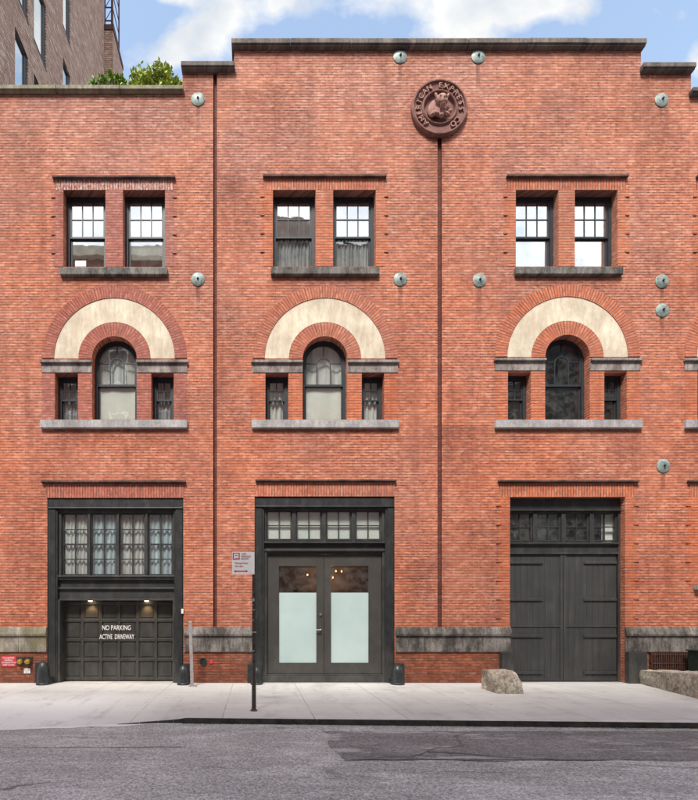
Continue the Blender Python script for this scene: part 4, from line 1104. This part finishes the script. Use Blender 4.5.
# dark green box
o = empty('utility_box', (10.75, -.45, 0), 'dark green metal box behind the granite kerb wall at the right edge', 'box')
g = MB().box(-.12, .42, -.20, .25, .0, .82); g.build('cabinet', M['green'], o, bevel=.02)
g = MB().lathe([(0, .0), (.12, 0), (.12, .10), (.08, .2), (.08, .26), (0, .28)], (.13, 0, .82), n=16); g.build('valve', M['green'], o, smooth=True)
MB().box(-.15, .45, -.23, .28, .82, .85).build('lid', M['green'], o, bevel=.008)

# ------------------------------------------------------------------ roof shrubs
def shrub(x, y, z, rx, rz, n, mat, label, seed):
    r = random.Random(seed)
    o = empty('roof_shrub', (x, y, z), label, 'shrub', 'shrubs on the roof terrace')
    g = MB()
    for k in range(7):
        a = r.uniform(0, 6.28); g.tube((0, 0, 0), (math.cos(a)*rx*.5, math.sin(a)*.3, rz*r.uniform(.6, .9)), .02, .006, 6)
    g.build('stems', M['trunk'], o)
    g = MB(); clumps = []
    for k in range(34):
        a = r.uniform(0, 6.28); q = r.random() ** .5; h = r.uniform(.1, .9)
        w = (1 - max(0, h - .35) ** 2 * 1.3)
        clumps.append((math.cos(a)*rx*q*w, math.sin(a)*.28*q, rz*h, r.uniform(.07, .14)))
    for k in range(n):
        c = r.choice(clumps); p = Vector((c[0]+r.gauss(0, c[3]*.6), c[1]+r.gauss(0, c[3]*.6), min(rz, c[2]+r.gauss(0, c[3]*.6))))
        d = Vector((r.uniform(-1,1), r.uniform(-1,1), r.uniform(-.2,1))).normalized(); L = r.uniform(.07, .13); wv = d.orthogonal().normalized()
        wv.rotate(Matrix.Rotation(r.uniform(0, 6.28), 3, d)); wv *= L * .28
        g.face([p, p + d*L*.5 + wv, p + d*L, p + d*L*.5 - wv])
    g.build('foliage', mat, o, weld=False)
for k, (px, ytop, w, m, lb) in enumerate(((110, 64, .44, 'leaf2', 'rounded deep green shrub above the parapet beside the brown tower'), (136, 65, .42, 'leaf', 'thin yellow green shrub second from the tower on the roof edge'), (154, 64, .40, 'leaf', 'tallest feathery green shrub behind the mossy parapet'), (172, 66, .34, 'leaf', 'yellow green shrub next to the stepped parapet'))):
    dd = 13.2 + (k % 2) * .2; top = 1.7 + (615 - ytop) * dd / 480
    shrub((px - 255) * dd / 480, dd - 12, 15.0, w + .06, top - 15.0 - .14, 6500, M[m], lb, 20 + k)

# ------------------------------------------------------------------ brown tower at left, behind
Tn = empty('brown_tower', (-9, 5, 0), 'tall brown brick apartment tower rising behind the left parapet', 'building')
def tw(g, **k): pass
wins = []
cols_ = [(18.0-12, 19.05-12), (19.55-12, 20.7-12), (22.5-12, 23.4-12), (14.6-12, 15.6-12), (25.6-12, 26.4-12)]
rowsz = [(16.8, 19.6), (21.0, 23.8), (25.2, 27.9), (29.4, 32.1), (33.6, 36.3), (37.8, 40.5)]
vis = cols_[:3]
yb2 = sorted(set([4.0, 16.6] + [v for c in vis for v in c])); zb2 = sorted(set([0, 46] + [v for c in rowsz for v in c]))
g = MB()
for i in range(len(yb2)-1):
    for j in range(len(zb2)-1):
        cy, cz = (yb2[i]+yb2[i+1])/2, (zb2[j]+zb2[j+1])/2
        if any(c[0] < cy < c[1] for c in vis) and any(c[0] < cz < c[1] for c in rowsz): continue
        g.face([(-9, yb2[i], zb2[j]), (-9, yb2[i+1], zb2[j]), (-9, yb2[i+1], zb2[j+1]), (-9, yb2[i], zb2[j+1])])
for c in vis:
    for z0, z1 in rowsz:
        for y in c: g.face([(-9, y, z0), (-9.1, y, z0), (-9.1, y, z1), (-9, y, z1)])
        for z in (z0, z1): g.face([(-9, c[0], z), (-9, c[1], z), (-9.1, c[1], z), (-9.1, c[0], z)])
g.face([(-9,16.6,0),(-24,16.6,0),(-24,16.6,46),(-9,16.6,46)]); g.face([(-9,4,0),(-24,4,0),(-24,4,46),(-9,4,46)]); g.face([(-24,4,0),(-24,16.6,0),(-24,16.6,46),(-24,4,46)]); g.face([(-9,4,46),(-9,16.6,46),(-24,16.6,46),(-24,4,46)])
w = g.build('wall', M['tower_brick'], Tn); w.location = (9, -5, 0)
for c in vis:
    for z0, z1 in rowsz:
        g = MB(); f = .09
        g.box(-9.16, -9.06, c[0], c[0]+f, z0, z1); g.box(-9.16, -9.06, c[1]-f*2.2, c[1], z0, z1); g.box(-9.16, -9.06, c[0]+f, c[1]-f, z0, z0+f); g.box(-9.16, -9.06, c[0]+f, c[1]-f, z1-f, z1)
        g.box(-9.06, -8.985, c[0]-.02, c[1]+.02, z0-.06, z0)
        fo = g.build('window', M['frame'], Tn, loc=(9, -5, 0))
        MB().box(-9.11, -9.105, c[0]+f, c[1]-f, z0+f, z1-f).build('pane', M['glass_sky'], fo)
        MB().box(-9.20, -9.19, c[0]-.2, c[1]+.2, z0-.2, z1+.2).build('roller_shade', M['blind'], fo)
# lean chimney stack and steel frame beyond it
C2 = empty('chimney_stack', (-8.8, 17, 0), 'narrow dark brick stack with a steel fire stair beside the brown tower', 'chimney')
g = MB().box(-.26, .28, -.2, 1.9, 0, 36.8); g.build('stack', M['tower_brick'], C2)
g = MB().box(-.30, .32, -.25, 1.95, 36.8, 37.1); g.build('cap', M['rust'], C2)
g = MB()
for xx in (-.22, .24):
    for yy in (-.15, 1.2): g.box(xx-.035, xx+.035, yy-.035, yy+.035, 37.1, 42)
for k in range(6):
    z = 37.4 + k*.8; g.box(-.22, .24, -.17, -.13, z, z+.05); g.tube((-.22, -.15, z), (.24, -.15, z+.8), .02, None, 6); g.box(.22, .26, -.15, 1.2, z, z+.05)
g.build('steel_frame', M['rust'], C2)

# ------------------------------------------------------------------ street front behind the camera (seen in the window reflections)
def block(x0, x1, h, c, label, gable=False, seed=1):
    cx = (x0 + x1) / 2
    o = empty('street_building', (cx, -16.5, 0), label, 'building')
    w = (x1 - x0) / 2 - .01; g = MB()
    g.box(-w, w, -9, 0, -.15, h)
    if gable: g.prism([(-w*.8, h), (w*.8, h), (w*.25, h+2.0), (-w*.25, h+2.0)], -6, -.2)
    g.build('wall', opp('front_%s' % seed, c), o)
    MB().box(-w-.0, w+.0, -.3, .35, h-.6, h+.02).build('cornice', M['cream'] if seed % 2 else M['hood'], o)
    n = max(2, int((x1 - x0) / 2.6))
    for i in range(n):
        for k in range(int(h / 3.6)):
            a = -w + (i + .3) * 2 * w / n; z = 1.2 + k * 3.6
            f = MB().box(a, a + 1.05, .0, .06, z, z + 2.0).build('window', M['white'] if seed % 2 else M['frame'], o)
            MB().box(a+.08, a + .97, .061, .066, z+.08, z + 1.92).build('pane', M['ink'], f)
block(-32, -4, 23.8, (.20, .11, .085), 'brown brick loft across the street, seen only in window reflections', False, 1)
block(-4, 7, 23.9, (.30, .20, .16), 'gabled loft across the street, seen only in window reflections', True, 2)
block(7, 17, 18.5, (.17, .10, .08), 'low dark warehouse across the street, seen only in window reflections', False, 3)
block(17, 40, 22.4, (.16, .14, .13), 'dark stone block across the street, seen only in window reflections', True, 4)
